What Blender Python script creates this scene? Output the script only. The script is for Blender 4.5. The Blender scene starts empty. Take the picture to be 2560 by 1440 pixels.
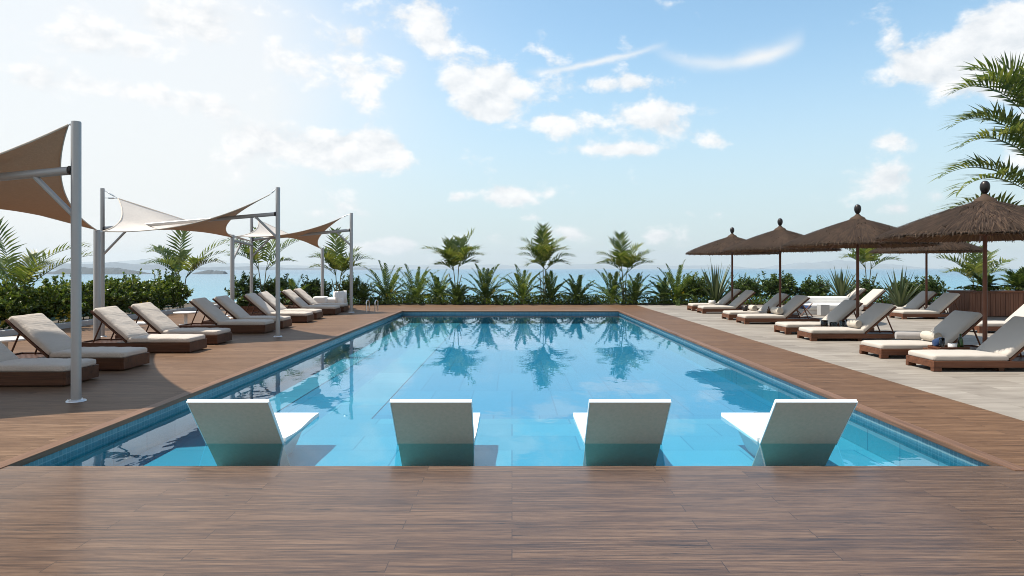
import bpy, bmesh, math, random
from mathutils import Vector, Matrix, noise
R = math.radians
PI = math.pi
sc = bpy.context.scene
COL = sc.collection
rng = random.Random(7)

# ------------------------------------------------------------------ camera
CAMH = 1.5
F = 24.0 / 36.0 * 2560          # focal length in photo pixels
cam_d = bpy.data.cameras.new("camera")
cam = bpy.data.objects.new("camera", cam_d)
COL.objects.link(cam)
cam_d.sensor_width = 36
cam_d.lens = 24
cam_d.shift_y = -50 / 2560
cam_d.clip_start = 0.05
cam_d.clip_end = 60000
cam.location = (0, 0, CAMH)
cam.rotation_euler = (PI / 2, 0, 0)
sc.camera = cam


def gx(px, Y):                  # world x of a column of the photo at distance Y
    return (px - 1280) * Y / F


# ------------------------------------------------------------------ helpers
def children(o):
    return [c for c in bpy.data.objects if c.parent == o]


class MB:
    def __init__(s):
        s.v, s.f, s.sm = [], [], []

    def add(s, vs, fs, smooth=False):
        n = len(s.v)
        s.v.extend([tuple(v) for v in vs])
        s.f.extend([tuple(i + n for i in f) for f in fs])
        s.sm.extend([smooth] * len(fs))
        return s

    def box(s, x0, x1, y0, y1, z0, z1, bev=0.0, mat=None, seg=2):
        bm = bmesh.new()
        bmesh.ops.create_cube(bm, size=1)
        for v in bm.verts:
            v.co = Vector(((x0 + x1) / 2 + v.co.x * (x1 - x0), (y0 + y1) / 2 + v.co.y * (y1 - y0), (z0 + z1) / 2 + v.co.z * (z1 - z0)))
        if bev > 0:
            bmesh.ops.bevel(bm, geom=list(bm.edges), offset=bev, segments=seg, affect='EDGES', profile=0.6)
        if mat is not None:
            bmesh.ops.transform(bm, matrix=mat, verts=bm.verts)
        bm.verts.ensure_lookup_table()
        bm.verts.index_update()
        s.add([v.co.copy() for v in bm.verts], [[v.index for v in f.verts] for f in bm.faces], False)
        bm.free()
        return s

    def tube(s, pts, r, n=10, cap=True, smooth=True):
        pts = [Vector(p) for p in pts]
        rr = r if isinstance(r, (list, tuple)) else [r] * len(pts)
        rings = []
        up = None
        for i, p in enumerate(pts):
            if i == 0:
                t = pts[1] - p
            elif i == len(pts) - 1:
                t = p - pts[i - 1]
            else:
                t = pts[i + 1] - pts[i - 1]
            t.normalize()
            if up is None:
                up = Vector((0, 0, 1)) if abs(t.z) < 0.9 else Vector((0, 1, 0))
            a = t.cross(up)
            if a.length < 1e-4:
                up = Vector((1, 0, 0))
                a = t.cross(up)
            a.normalize()
            b = a.cross(t).normalized()
            up = b
            rings.append([p + (a * math.cos(2 * PI * k / n) + b * math.sin(2 * PI * k / n)) * rr[i] for k in range(n)])
        vs = [v for rg in rings for v in rg]
        fs = []
        for i in range(len(pts) - 1):
            for k in range(n):
                fs.append((i * n + k, i * n + (k + 1) % n, (i + 1) * n + (k + 1) % n, (i + 1) * n + k))
        s.add(vs, fs, smooth)
        if cap:
            s.add(rings[0], [tuple(range(n))], False)
            s.add(rings[-1], [tuple(reversed(range(n)))], False)
        return s

    def lathe(s, prof, c=(0, 0, 0), n=24, smooth=True):
        vs, fs = [], []
        for (r, z) in prof:
            for k in range(n):
                a = 2 * PI * k / n
                vs.append((c[0] + r * math.cos(a), c[1] + r * math.sin(a), c[2] + z))
        m = len(prof)
        for i in range(m - 1):
            for k in range(n):
                fs.append((i * n + k, i * n + (k + 1) % n, (i + 1) * n + (k + 1) % n, (i + 1) * n + k))
        s.add(vs, fs, smooth)
        return s

    def rbox(s, sx, sy, sz, r, nx, ny, nz, fn=None, mat=None):
        """rounded, finely gridded box from (0,-sy/2,0) to (sx,sy/2,sz)"""
        idx = {}
        vs, fs = [], []

        def V(i, j, k):
            key = (i, j, k)
            if key in idx:
                return idx[key]
            def g(q, n, S):
                u = q / n
                u = 0.5 - 0.5 * math.cos(PI * u) if n < 4 else u
                return S * u
            p = Vector((g(i, nx, sx), g(j, ny, sy) - sy / 2, g(k, nz, sz)))
            c = Vector((min(max(p.x, r), sx - r), min(max(p.y, -sy / 2 + r), sy / 2 - r), min(max(p.z, r), sz - r)))
            d = p - c
            if d.length > 1e-6:
                m = max(abs(d.x), abs(d.y), abs(d.z))
                p = c + d.normalized() * m
            if fn:
                p = fn(p)
            if mat is not None:
                p = mat @ p
            idx[key] = len(vs)
            vs.append(p)
            return idx[key]
        for i in range(nx):
            for j in range(ny):
                fs.append((V(i, j, 0), V(i, j + 1, 0), V(i + 1, j + 1, 0), V(i + 1, j, 0)))
                fs.append((V(i, j, nz), V(i + 1, j, nz), V(i + 1, j + 1, nz), V(i, j + 1, nz)))
        for i in range(nx):
            for k in range(nz):
                fs.append((V(i, 0, k), V(i + 1, 0, k), V(i + 1, 0, k + 1), V(i, 0, k + 1)))
                fs.append((V(i, ny, k), V(i, ny, k + 1), V(i + 1, ny, k + 1), V(i + 1, ny, k)))
        for j in range(ny):
            for k in range(nz):
                fs.append((V(0, j, k), V(0, j, k + 1), V(0, j + 1, k + 1), V(0, j + 1, k)))
                fs.append((V(nx, j, k), V(nx, j + 1, k), V(nx, j + 1, k + 1), V(nx, j, k + 1)))
        s.add(vs, fs, True)
        return s

    def build(s, name, mat, parent=None, loc=None):
        me = bpy.data.meshes.new(name)
        me.from_pydata(s.v, [], s.f)
        me.polygons.foreach_set("use_smooth", s.sm)
        me.materials.append(mat)
        me.update()
        o = bpy.data.objects.new(name, me)
        COL.objects.link(o)
        if parent is not None:
            o.parent = parent
        if loc is not None:
            o.location = loc
        return o


def tag(o, label=None, cat=None, group=None, kind=None):
    if label: o["label"] = label
    if cat: o["category"] = cat
    if group: o["group"] = group
    if kind: o["kind"] = kind
    return o


def empty(name, loc, rz=0.0, label=None, cat=None, group=None):
    o = bpy.data.objects.new(name, None)
    o.empty_display_size = 0.2
    COL.objects.link(o)
    o.location = loc
    o.rotation_euler = (0, 0, rz)
    return tag(o, label, cat, group)


def dup(root, loc, rz=0.0, label=None, scale=None):
    r = root.copy()
    COL.objects.link(r)
    r.location = loc
    r.rotation_euler = (0, 0, rz)
    if scale: r.scale = scale
    if label: r["label"] = label
    for c in children(root):
        cc = c.copy()
        COL.objects.link(cc)
        cc.parent = r
        for d in children(c):
            dd = d.copy()
            COL.objects.link(dd)
            dd.parent = cc
    return r


# ------------------------------------------------------------------ materials
class NT:
    def __init__(s, mat):
        s.t = mat.node_tree
        s.t.nodes.clear()

    def n(s, typ, **kw):
        nd = s.t.nodes.new(typ)
        ins = kw.pop("ins", {})
        for k, v in kw.items():
            setattr(nd, k, v)
        for k, v in ins.items():
            sock = nd.inputs[k]
            if isinstance(v, bpy.types.NodeSocket):
                s.t.links.new(v, sock)
            else:
                sock.default_value = v
        return nd

    def math(s, op, a, b=None, c=None, clamp=False):
        ins = {0: a}
        if b is not None: ins[1] = b
        if c is not None: ins[2] = c
        return s.n("ShaderNodeMath", operation=op, use_clamp=clamp, ins=ins).outputs[0]

    def ramp(s, fac, stops, interp='LINEAR'):
        nd = s.n("ShaderNodeValToRGB", ins={0: fac})
        cr = nd.color_ramp
        cr.interpolation = interp
        while len(cr.elements) > 1:
            cr.elements.remove(cr.elements[0])
        cr.elements[0].position = stops[0][0]
        cr.elements[0].color = col4(stops[0][1])
        for p, c in stops[1:]:
            e = cr.elements.new(p)
            e.color = col4(c)
        return nd.outputs[0]

    def mix(s, fac, a, b, blend='MIX'):
        nd = s.n("ShaderNodeMix", data_type='RGBA', blend_type=blend)
        for k, v in ((0, fac), (6, a), (7, b)):
            if isinstance(v, bpy.types.NodeSocket):
                s.t.links.new(v, nd.inputs[k])
            else:
                nd.inputs[k].default_value = col4(v) if k > 0 else v
        return nd.outputs[2]

    def coords(s, scale=(1, 1, 1), rot=(0, 0, 0), loc=(0, 0, 0), src='Object'):
        tc = s.n("ShaderNodeTexCoord")
        mp = s.n("ShaderNodeMapping", ins={0: tc.outputs[src], 1: loc, 2: rot, 3: scale})
        return mp.outputs[0]

    def noise(s, vec, scale=5, detail=4, rough=0.5, dist=0.0):
        return s.n("ShaderNodeTexNoise", ins={"Vector": vec, "Scale": scale, "Detail": detail, "Roughness": rough, "Distortion": dist}).outputs[0]

    def bump(s, h, strength=0.3, dist=0.01, normal=None):
        ins = {"Height": h, "Strength": strength, "Distance": dist}
        if normal is not None: ins["Normal"] = normal
        return s.n("ShaderNodeBump", ins=ins).outputs[0]

    def out(s, shader, vol=None):
        o = s.n("ShaderNodeOutputMaterial")
        if shader is not None: s.t.links.new(shader, o.inputs[0])
        if vol is not None: s.t.links.new(vol, o.inputs[1])


def col4(c):
    if isinstance(c, (int, float)):
        return (c, c, c, 1)
    return tuple(c) if len(c) == 4 else (*c, 1)


def material(name):
    m = bpy.data.materials.new(name)
    m.use_nodes = True
    return m, NT(m)


def simple(name, base, rough=0.5, metal=0.0, var=0.12, scale=6.0, bump=0.0, bscale=60, spec=0.5):
    m, t = material(name)
    v = t.coords()
    n = t.noise(v, scale, 5, 0.6)
    c = t.mix(n, [x * (1 - var) for x in base], [min(1, x * (1 + var)) for x in base])
    ins = {"Base Color": c, "Roughness": rough, "Metallic": metal, "Specular IOR Level": spec}
    if bump:
        ins["Normal"] = t.bump(t.noise(v, bscale, 3), bump, 0.004)
    t.out(t.n("ShaderNodeBsdfPrincipled", ins=ins).outputs[0])
    return m


def wood(name, dark, light, along='X', fine=55.0, longs=1.6, rough=0.5, spec=0.25, bump=0.25):
    m, t = material(name)
    sc_ = {'X': (longs, fine, fine), 'Y': (fine, longs, fine), 'Z': (fine, fine, longs)}[along]
    oi = t.n("ShaderNodeObjectInfo")
    v = t.coords(sc_)
    off = t.n("ShaderNodeVectorMath", operation='SCALE', ins={0: (17.0, 31.0, 9.0), "Scale": oi.outputs["Random"]}).outputs[0]
    v = t.n("ShaderNodeVectorMath", operation='ADD', ins={0: v, 1: off}).outputs[0]
    n1 = t.noise(v, 1.0, 6, 0.65, 0.4)
    n2 = t.noise(v, 0.22, 3, 0.5)
    f = t.math('ADD', t.math('MULTIPLY', n1, 0.65), t.math('MULTIPLY', n2, 0.5))
    c = t.ramp(f, [(0.38, dark), (0.72, light)])
    t.out(t.n("ShaderNodeBsdfPrincipled", ins={"Base Color": c, "Roughness": t.math('ADD', t.math('MULTIPLY', n1, 0.25), rough - 0.1),
                                               "Specular IOR Level": spec, "Normal": t.bump(n1, bump, 0.003)}).outputs[0])
    return m


def deck_mat(name, dark, mid, light, rough, coat=0.0):
    m, t = material(name)
    base = t.coords()
    br = t.n("ShaderNodeTexBrick", offset=0.37, offset_frequency=2, squash=1.0,
             ins={"Vector": base, "Color1": (0, 0, 0, 1), "Color2": (1, 1, 1, 1), "Mortar": (0.5, 0.5, 0.5, 1), "Scale": 1.0,
                  "Mortar Size": 0.0026, "Mortar Smooth": 0.25, "Bias": 0.0, "Brick Width": 1.7, "Row Height": 0.14})
    plank = t.n("ShaderNodeSeparateColor", ins={0: br.outputs[0]}).outputs[0]
    mort = br.outputs[1]
    # grain streaks, shifted plank by plank
    sh = t.n("ShaderNodeCombineXYZ", ins={0: t.math('MULTIPLY', plank, 37.0), 1: t.math('MULTIPLY', plank, 11.0), 2: t.math('MULTIPLY', plank, 5.0)}).outputs[0]
    def streak(sx, sy, detail, rough_, dist=0.0):
        v = t.n("ShaderNodeVectorMath", operation='ADD', ins={0: t.coords((sx, sy, 1)), 1: sh}).outputs[0]
        return t.noise(v, 1.0, detail, rough_, dist)
    g1 = streak(1.6, 44, 8, 0.68, 0.5)
    g2 = streak(4.5, 90, 6, 0.68, 0.3)
    g3 = streak(0.5, 3.0, 3, 0.5)
    f = t.math('ADD', t.math('MULTIPLY', g1, 0.55), t.math('MULTIPLY', g2, 0.45))
    f = t.math('ADD', f, t.math('MULTIPLY', t.math('SUBTRACT', plank, 0.5), 0.05))
    f = t.math('ADD', f, t.math('MULTIPLY', t.math('SUBTRACT', g3, 0.5), 0.12))
    c = t.ramp(f, [(0.35, dark), (0.49, mid), (0.64, light)])
    # dark cracks along the grain
    crack = t.ramp(streak(2.2, 44, 4, 0.7, 0.9), [(0.36, 1.0), (0.42, 0.0)])
    crack2 = t.math('MULTIPLY', crack, t.ramp(g3, [(0.45, 0.0), (0.62, 1.0)]))
    c = t.mix(t.math('MULTIPLY', crack2, 0.75), c, [x * 0.25 for x in dark])
    c = t.mix(t.math('MULTIPLY', mort, 0.6), c, [x * 0.2 for x in dark])
    h = t.math('SUBTRACT', t.math('MULTIPLY', f, 0.5), t.math('ADD', mort, t.math('MULTIPLY', crack2, 0.5)))
    big = t.noise(base, 0.7, 3)
    rg = t.math('ADD', t.math('MULTIPLY', g1, 0.22), t.math('ADD', rough - 0.15, t.math('MULTIPLY', big, 0.10)))
    nrm = t.bump(h, 0.22, 0.003)
    ins = {"Base Color": c, "Roughness": rg, "Specular IOR Level": 0.30 if rough < .4 else 0.15, "Normal": nrm}
    if coat:
        ins["Coat Weight"] = coat
        ins["Coat Roughness"] = 0.17
    t.out(t.n("ShaderNodeBsdfPrincipled", ins=ins).outputs[0])
    return m


def stone_mat():
    m, t = material("travertine")
    base = t.coords()
    br = t.n("ShaderNodeTexBrick", offset=0.5, ins={"Vector": base, "Color1": (0, 0, 0, 1), "Color2": (1, 1, 1, 1), "Mortar": (0.5, 0.5, 0.5, 1),
             "Scale": 1.0, "Mortar Size": 0.003, "Mortar Smooth": 0.3, "Brick Width": 1.1, "Row Height": 0.42})
    pl = t.n("ShaderNodeSeparateColor", ins={0: br.outputs[0]}).outputs[0]
    sh = t.n("ShaderNodeCombineXYZ", ins={0: t.math('MULTIPLY', pl, 13.0), 1: t.math('MULTIPLY', pl, 29.0)}).outputs[0]
    v1 = t.n("ShaderNodeVectorMath", operation='ADD', ins={0: t.coords((1.1, 6, 1)), 1: sh}).outputs[0]
    n1 = t.noise(v1, 1.0, 7, 0.6, 0.8)
    n2 = t.noise(base, 0.9, 5, 0.6)
    f = t.math('ADD', t.math('MULTIPLY', n1, 0.7), t.math('MULTIPLY', n2, 0.3))
    f = t.math('ADD', f, t.math('MULTIPLY', t.math('SUBTRACT', pl, 0.5), 0.12))
    c = t.ramp(f, [(0.3, (0.155, 0.130, 0.108)), (0.5, (0.245, 0.215, 0.182)), (0.7, (0.33, 0.295, 0.253))])
    c = t.mix(t.math('MULTIPLY', br.outputs[1], 0.55), c, (0.15, 0.125, 0.10))
    t.out(t.n("ShaderNodeBsdfPrincipled", ins={"Base Color": c, "Roughness": 0.6, "Specular IOR Level": 0.3,
                                               "Normal": t.bump(t.math('SUBTRACT', n1, br.outputs[1]), 0.2, 0.004)}).outputs[0])
    return m


def tile_mat(name, c1, c2, grout, w, h, gap, rough=0.25, src='Object'):
    m, t = material(name)
    tc = t.n("ShaderNodeTexCoord")
    sep = t.n("ShaderNodeSeparateXYZ", ins={0: tc.outputs[src]})
    # along the wall (x+y) and its height: works for walls on every side
    uv = t.n("ShaderNodeCombineXYZ", ins={0: t.math('ADD', sep.outputs[0], sep.outputs[1]), 1: sep.outputs[2]}).outputs[0] if name == "pool_mosaic" else tc.outputs[src]
    br = t.n("ShaderNodeTexBrick", offset=0.0 if name == "pool_mosaic" else 0.4, ins={"Vector": uv, "Color1": (0, 0, 0, 1), "Color2": (1, 1, 1, 1),
             "Mortar": (0.5, 0.5, 0.5, 1), "Scale": 1.0, "Mortar Size": gap, "Mortar Smooth": 0.2, "Brick Width": w, "Row Height": h})
    n = t.noise(tc.outputs[src], 3.0, 5, 0.65)
    n2 = t.noise(tc.outputs[src], 40.0, 3, 0.7)
    f = t.math('ADD', t.math('MULTIPLY', t.n("ShaderNodeSeparateColor", ins={0: br.outputs[0]}).outputs[0], 0.5), t.math('ADD', t.math('MULTIPLY', n, 0.35), t.math('MULTIPLY', n2, 0.15)))
    c = t.mix(f, c1, c2)
    c = t.mix(t.math('MULTIPLY', br.outputs[1], 0.8), c, grout)
    t.out(t.n("ShaderNodeBsdfPrincipled", ins={"Base Color": c, "Roughness": rough}).outputs[0])
    return m


def leaf_mat(name, dark, mid, light, trans=0.35, rough=0.4):
    m, t = material(name)
    g = t.n("ShaderNodeNewGeometry")
    n = t.noise(t.coords(), 1.7, 3)
    f = t.math('ADD', t.math('MULTIPLY', g.outputs["Random Per Island"], 0.75), t.math('MULTIPLY', n, 0.3))
    c = t.ramp(f, [(0.1, dark), (0.5, mid), (0.95, light)])
    p = t.n("ShaderNodeBsdfPrincipled", ins={"Base Color": c, "Roughness": rough, "Specular IOR Level": 0.45})
    ct = t.mix(0.5, c, t.mix(1.0, c, (1.5, 1.35, 0.45), 'MULTIPLY'))
    tr = t.n("ShaderNodeBsdfTranslucent", ins={0: ct})
    t.out(t.n("ShaderNodeMixShader", ins={0: trans, 1: p.outputs[0], 2: tr.outputs[0]}).outputs[0])
    return m


def fabric_mat(name, base, weave=260.0, trans=0.0, crease=0.0, var=0.06, along=(1, 1, 1), sheen=0.2):
    m, t = material(name)
    v = t.coords()
    n = t.noise(v, 2.5, 4)
    w1 = t.n("ShaderNodeTexWave", wave_type='BANDS', bands_direction='X', ins={"Vector": v, "Scale": weave * 0.1, "Distortion": 1.5, "Detail": 2.0, "Detail Scale": 3.0}).outputs[1]
    w2 = t.n("ShaderNodeTexWave", wave_type='BANDS', bands_direction='Y', ins={"Vector": v, "Scale": weave * 0.1, "Distortion": 1.5, "Detail": 2.0, "Detail Scale": 3.0}).outputs[1]
    w = t.math('MULTIPLY', t.math('ADD', w1, w2), 0.5)
    st = t.noise(t.coords(along), 1.0, 5, 0.65, 0.3)
    f = t.math('ADD', t.math('MULTIPLY', n, 0.4), t.math('ADD', t.math('MULTIPLY', w, 0.25), t.math('MULTIPLY', st, 0.35)))
    c = t.mix(f, [x * (1 - 2 * var) for x in base], [min(1, x * (1 + 2 * var)) for x in base])
    h = t.math('ADD', t.math('MULTIPLY', w, 0.15), t.math('MULTIPLY', st, crease))
    p = t.n("ShaderNodeBsdfPrincipled", ins={"Base Color": c, "Roughness": 0.85, "Specular IOR Level": 0.2, "Sheen Weight": sheen,
                                             "Normal": t.bump(h, 0.5, 0.012)})
    s = p.outputs[0]
    if trans:
        tr = t.n("ShaderNodeBsdfTranslucent", ins={0: t.mix(1.0, c, (1.0, 0.78, 0.58), 'MULTIPLY')})
        s = t.n("ShaderNodeMixShader", ins={0: trans, 1: s, 2: tr.outputs[0]}).outputs[0]
    t.out(s)
    return m


M = {}
M['deck'] = deck_mat("teak_deck", (0.026, 0.012, 0.0058), (0.086, 0.045, 0.0235), (0.178, 0.106, 0.061), 0.38, 0.30)
M['deck_left'] = deck_mat("teak_side_deck", (0.050, 0.025, 0.013), (0.132, 0.075, 0.043), (0.24, 0.150, 0.092), 0.5)
M['deck_strip'] = deck_mat("teak_strip", (0.044, 0.021, 0.010), (0.115, 0.061, 0.032), (0.215, 0.125, 0.070), 0.52)
M['coping'] = wood("coping_wood", (0.08, 0.040, 0.024), (0.20, 0.110, 0.066), 'Y', 30, 1.5, 0.45)
M['coping_x'] = wood("coping_wood_cross", (0.13, 0.07, 0.045), (0.30, 0.18, 0.115), 'X', 30, 1.5, 0.45)
M['fascia'] = wood("fascia_wood", (0.035, 0.02, 0.014), (0.10, 0.06, 0.04), 'Y', 30, 3, 0.6)
M['stone'] = stone_mat()
M['mosaic'] = tile_mat("pool_mosaic", (0.055, 0.15, 0.20), (0.11, 0.24, 0.30), (0.16, 0.28, 0.33), 0.05, 0.05, 0.003)
M['floor_tile'] = tile_mat("pool_floor_tile", (0.12, 0.31, 0.39), (0.21, 0.44, 0.50), (0.08, 0.23, 0.31), 1.2, 0.6, 0.010, 0.4)
M['deep_tile'] = tile_mat("pool_deep_tile", (0.075, 0.245, 0.36), (0.12, 0.33, 0.44), (0.05, 0.19, 0.29), 0.6, 1.8, 0.010, 0.4)
M['walnut'] = wood("walnut", (0.026, 0.009, 0.004), (0.105, 0.042, 0.020), 'X', 38, 2.0, 0.45, 0.25)
M['teak_red'] = wood("red_teak", (0.055, 0.020, 0.010), (0.165, 0.066, 0.034), 'X', 38, 2.0, 0.45, 0.25)
M['pole_wood'] = wood("pole_wood", (0.06, 0.022, 0.012), (0.17, 0.065, 0.035), 'Z', 30, 1.2, 0.4)
M['slat_wood'] = wood("slat_wood", (0.10, 0.042, 0.025), (0.25, 0.115, 0.07), 'Z', 30, 1.0, 0.5)
M['steel'] = simple("grey_painted_steel", (0.34, 0.325, 0.315), 0.35, 0.15, 0.05, 3)
M['plate'] = simple("galvanised_plate", (0.62, 0.62, 0.63), 0.3, 0.5, 0.06, 8)
M['chrome'] = simple("polished_chrome", (0.75, 0.75, 0.76), 0.12, 1.0, 0.03)
def lit_shade_mat(name, top, under):
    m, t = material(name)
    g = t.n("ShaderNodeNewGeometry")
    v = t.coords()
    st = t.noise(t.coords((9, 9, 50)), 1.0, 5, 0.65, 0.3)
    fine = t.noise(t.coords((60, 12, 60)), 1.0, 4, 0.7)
    c = t.mix(g.outputs["Backfacing"], top, under)  # sunlit top and shaded underside of the cloth painted as two colours
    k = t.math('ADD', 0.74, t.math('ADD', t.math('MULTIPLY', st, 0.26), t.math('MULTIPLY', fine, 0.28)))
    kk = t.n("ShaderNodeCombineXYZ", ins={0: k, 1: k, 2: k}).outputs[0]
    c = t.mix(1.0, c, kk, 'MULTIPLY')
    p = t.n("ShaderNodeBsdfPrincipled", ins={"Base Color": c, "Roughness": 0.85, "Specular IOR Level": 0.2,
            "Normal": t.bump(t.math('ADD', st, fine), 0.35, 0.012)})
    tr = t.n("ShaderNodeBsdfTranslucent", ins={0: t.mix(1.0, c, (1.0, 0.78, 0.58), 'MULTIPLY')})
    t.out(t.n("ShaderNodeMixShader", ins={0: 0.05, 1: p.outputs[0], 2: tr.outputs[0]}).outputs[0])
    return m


M['sail'] = lit_shade_mat("sail_cloth", (0.66, 0.60, 0.54), (0.34, 0.215, 0.14))
M['hem'] = fabric_mat("sail_hem", (0.58, 0.50, 0.42), 300, 0.0, 0.1)
M['cushion_l'] = fabric_mat("slub_cushion", (0.50, 0.435, 0.375), 420, 0.0, 2.2, 0.10, (42, 2.2, 42))
M['cushion_r'] = fabric_mat("cream_cushion", (0.46, 0.415, 0.365), 420, 0.0, 0.3, 0.035, (5, 5, 5))
M['towel'] = fabric_mat("cream_towel", (0.52, 0.465, 0.39), 300, 0.0, 1.2, 0.05, (60, 60, 60))
M['grey_cloth'] = fabric_mat("grey_cloth", (0.33, 0.31, 0.30), 300, 0.0, 0.6, 0.05)
M['blue_cloth'] = fabric_mat("blue_cloth", (0.012, 0.035, 0.10), 300, 0.0, 0.8, 0.08)
M['white_cloth'] = fabric_mat("white_cloth", (0.78, 0.77, 0.75), 300, 0.0, 0.5, 0.04)
M['shell'] = simple("moulded_shell", (0.74, 0.40, 0.28), 0.6, 0.0, 0.16, 30, 0.2, 120, 0.3)
M['shell_white'] = simple("moulded_shell_white", (0.80, 0.80, 0.79), 0.45, 0.0, 0.04, 8)
M['white'] = simple("white_lacquer", (0.78, 0.76, 0.73), 0.4, 0.0, 0.04, 5)
M['ceramic'] = simple("white_ceramic", (0.75, 0.73, 0.70), 0.2, 0.0, 0.05, 9)
M['pot'] = simple("grey_planter", (0.46, 0.43, 0.41), 0.6, 0.0, 0.08, 7, 0.1)
M['concrete'] = simple("concrete", (0.40, 0.40, 0.40), 0.75, 0.0, 0.12, 4, 0.3, 50)
M['soil'] = simple("soil", (0.06, 0.045, 0.03), 0.95, 0.0, 0.4, 12, 0.8, 30)
M['rock'] = simple("cliff_rock", (0.20, 0.17, 0.14), 0.9, 0.0, 0.4, 0.8, 0.8, 3)
M['finial'] = simple("dark_bronze", (0.035, 0.028, 0.026), 0.35, 0.6, 0.2, 5)
M['bark'] = simple("palm_stem", (0.16, 0.14, 0.07), 0.7, 0.0, 0.35, 14, 0.5, 40)
M['palm_trunk'] = simple("palm_trunk", (0.19, 0.14, 0.10), 0.85, 0.0, 0.4, 14, 0.8, 25)
M['twig'] = simple("twig", (0.09, 0.06, 0.035), 0.8, 0.0, 0.3, 14)
M['palm'] = leaf_mat("palm_leaf", (0.044, 0.076, 0.016), (0.100, 0.142, 0.030), (0.22, 0.235, 0.065), 0.38)
M['cycad'] = leaf_mat("cycad_leaf", (0.028, 0.062, 0.015), (0.072, 0.118, 0.026), (0.16, 0.20, 0.05), 0.36, 0.5)
M['hedge'] = leaf_mat("hedge_leaf", (0.022, 0.050, 0.010), (0.076, 0.128, 0.024), (0.18, 0.21, 0.035), 0.36, 0.32)
M['shrub'] = leaf_mat("shrub_leaf", (0.022, 0.050, 0.014), (0.052, 0.098, 0.025), (0.14, 0.18, 0.05), 0.3, 0.38)
M['agave'] = leaf_mat("sword_leaf", (0.030, 0.055, 0.026), (0.060, 0.090, 0.040), (0.12, 0.14, 0.060), 0.15, 0.4)
M['yellow_leaf'] = leaf_mat("yellow_leaf", (0.30, 0.22, 0.02), (0.45, 0.32, 0.03), (0.5, 0.4, 0.05), 0.35)


def glass_mat(name, c):
    m, t = material(name)
    fr = t.n("ShaderNodeFresnel", ins={0: 1.45})
    g = t.n("ShaderNodeBsdfGlossy", ins={"Color": (1, 1, 1, 1), "Roughness": 0.02})
    tr = t.n("ShaderNodeBsdfTransparent", ins={0: col4(c)})
    t.out(t.n("ShaderNodeMixShader", ins={0: fr.outputs[0], 1: tr.outputs[0], 2: g.outputs[0]}).outputs[0])
    return m


M['glass'] = glass_mat("clear_glass", (0.80, 0.84, 0.82))
M['green_glass'] = glass_mat("green_glass", (0.35, 0.55, 0.25))
M['amber_glass'] = glass_mat("amber_glass", (0.45, 0.30, 0.12))


def thatch_mat(name, d, l):
    m, t = material(name)
    g = t.n("ShaderNodeNewGeometry")
    n = t.noise(t.coords(), 3.0, 4)
    f = t.math('ADD', t.math('MULTIPLY', g.outputs["Random Per Island"], 0.7), t.math('MULTIPLY', n, 0.35))
    c = t.ramp(f, [(0.1, d), (0.6, [(a * 1.6 + b) / 2.6 for a, b in zip(d, l)]), (1.0, l)])
    t.out(t.n("ShaderNodeBsdfPrincipled", ins={"Base Color": c, "Roughness": 0.8, "Specular IOR Level": 0.25}).outputs[0])
    return m


M['thatch'] = thatch_mat("thatch_straw", (0.021, 0.0125, 0.0078), (0.112, 0.069, 0.043))
M['thatch_under'] = thatch_mat("thatch_lining", (0.09, 0.045, 0.022), (0.26, 0.14, 0.07))

# pool water: reflecting surface over a see-through body
m, t = material("pool_water")
v = t.coords()
b1 = t.noise(t.coords((1.0, 0.55, 1)), 1.3, 3, 0.5, 0.5)
b2 = t.noise(t.coords((1.0, 0.7, 1)), 6.0, 2, 0.5)
hh = t.math('ADD', b1, t.math('MULTIPLY', b2, 0.15))
nrm = t.bump(hh, 0.10, 0.045)
fr = t.n("ShaderNodeFresnel", ins={0: 1.33, 1: nrm})
gl = t.n("ShaderNodeBsdfGlossy", ins={"Color": (0.84, 0.91, 0.98, 1), "Roughness": 0.008, "Normal": nrm})
tr = t.n("ShaderNodeBsdfTransparent", ins={0: (0.44, 0.84, 0.96, 1)})
t.out(t.n("ShaderNodeMixShader", ins={0: fr.outputs[0], 1: tr.outputs[0], 2: gl.outputs[0]}).outputs[0])
M['pool_water'] = m

# open sea
m, t = material("sea_water")
tc = t.n("ShaderNodeTexCoord")
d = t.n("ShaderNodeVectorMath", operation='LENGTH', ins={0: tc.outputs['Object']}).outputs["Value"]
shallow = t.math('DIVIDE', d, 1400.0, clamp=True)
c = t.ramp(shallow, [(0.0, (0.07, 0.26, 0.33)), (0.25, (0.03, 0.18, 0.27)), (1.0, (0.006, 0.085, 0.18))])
w1 = t.noise(t.coords((0.12, 0.35, 1)), 1.0, 6, 0.6, 0.4)
w2 = t.noise(t.coords((0.006, 0.05, 1)), 1.0, 4, 0.6, 0.3)
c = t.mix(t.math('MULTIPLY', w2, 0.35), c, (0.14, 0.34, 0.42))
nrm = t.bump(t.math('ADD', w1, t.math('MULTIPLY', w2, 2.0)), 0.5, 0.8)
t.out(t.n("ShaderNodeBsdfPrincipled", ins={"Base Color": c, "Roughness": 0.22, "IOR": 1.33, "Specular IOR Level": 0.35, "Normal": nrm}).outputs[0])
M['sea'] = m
M['hill'] = simple("hazy_pale_hill", (0.18, 0.22, 0.25), 0.9, 0.0, 0.25, 0.01)  # pale blue-grey puts distance haze into the hill colour

# ------------------------------------------------------------------ the setting
PX0, PX1, PY0, PY1 = -3.85, 3.75, 5.14, 23.9
WZ = -0.11
TX = 5.02                 # timber strip ends, stone begins
DY1 = 27.6                # far end of the deck
LX = -11.1


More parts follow.
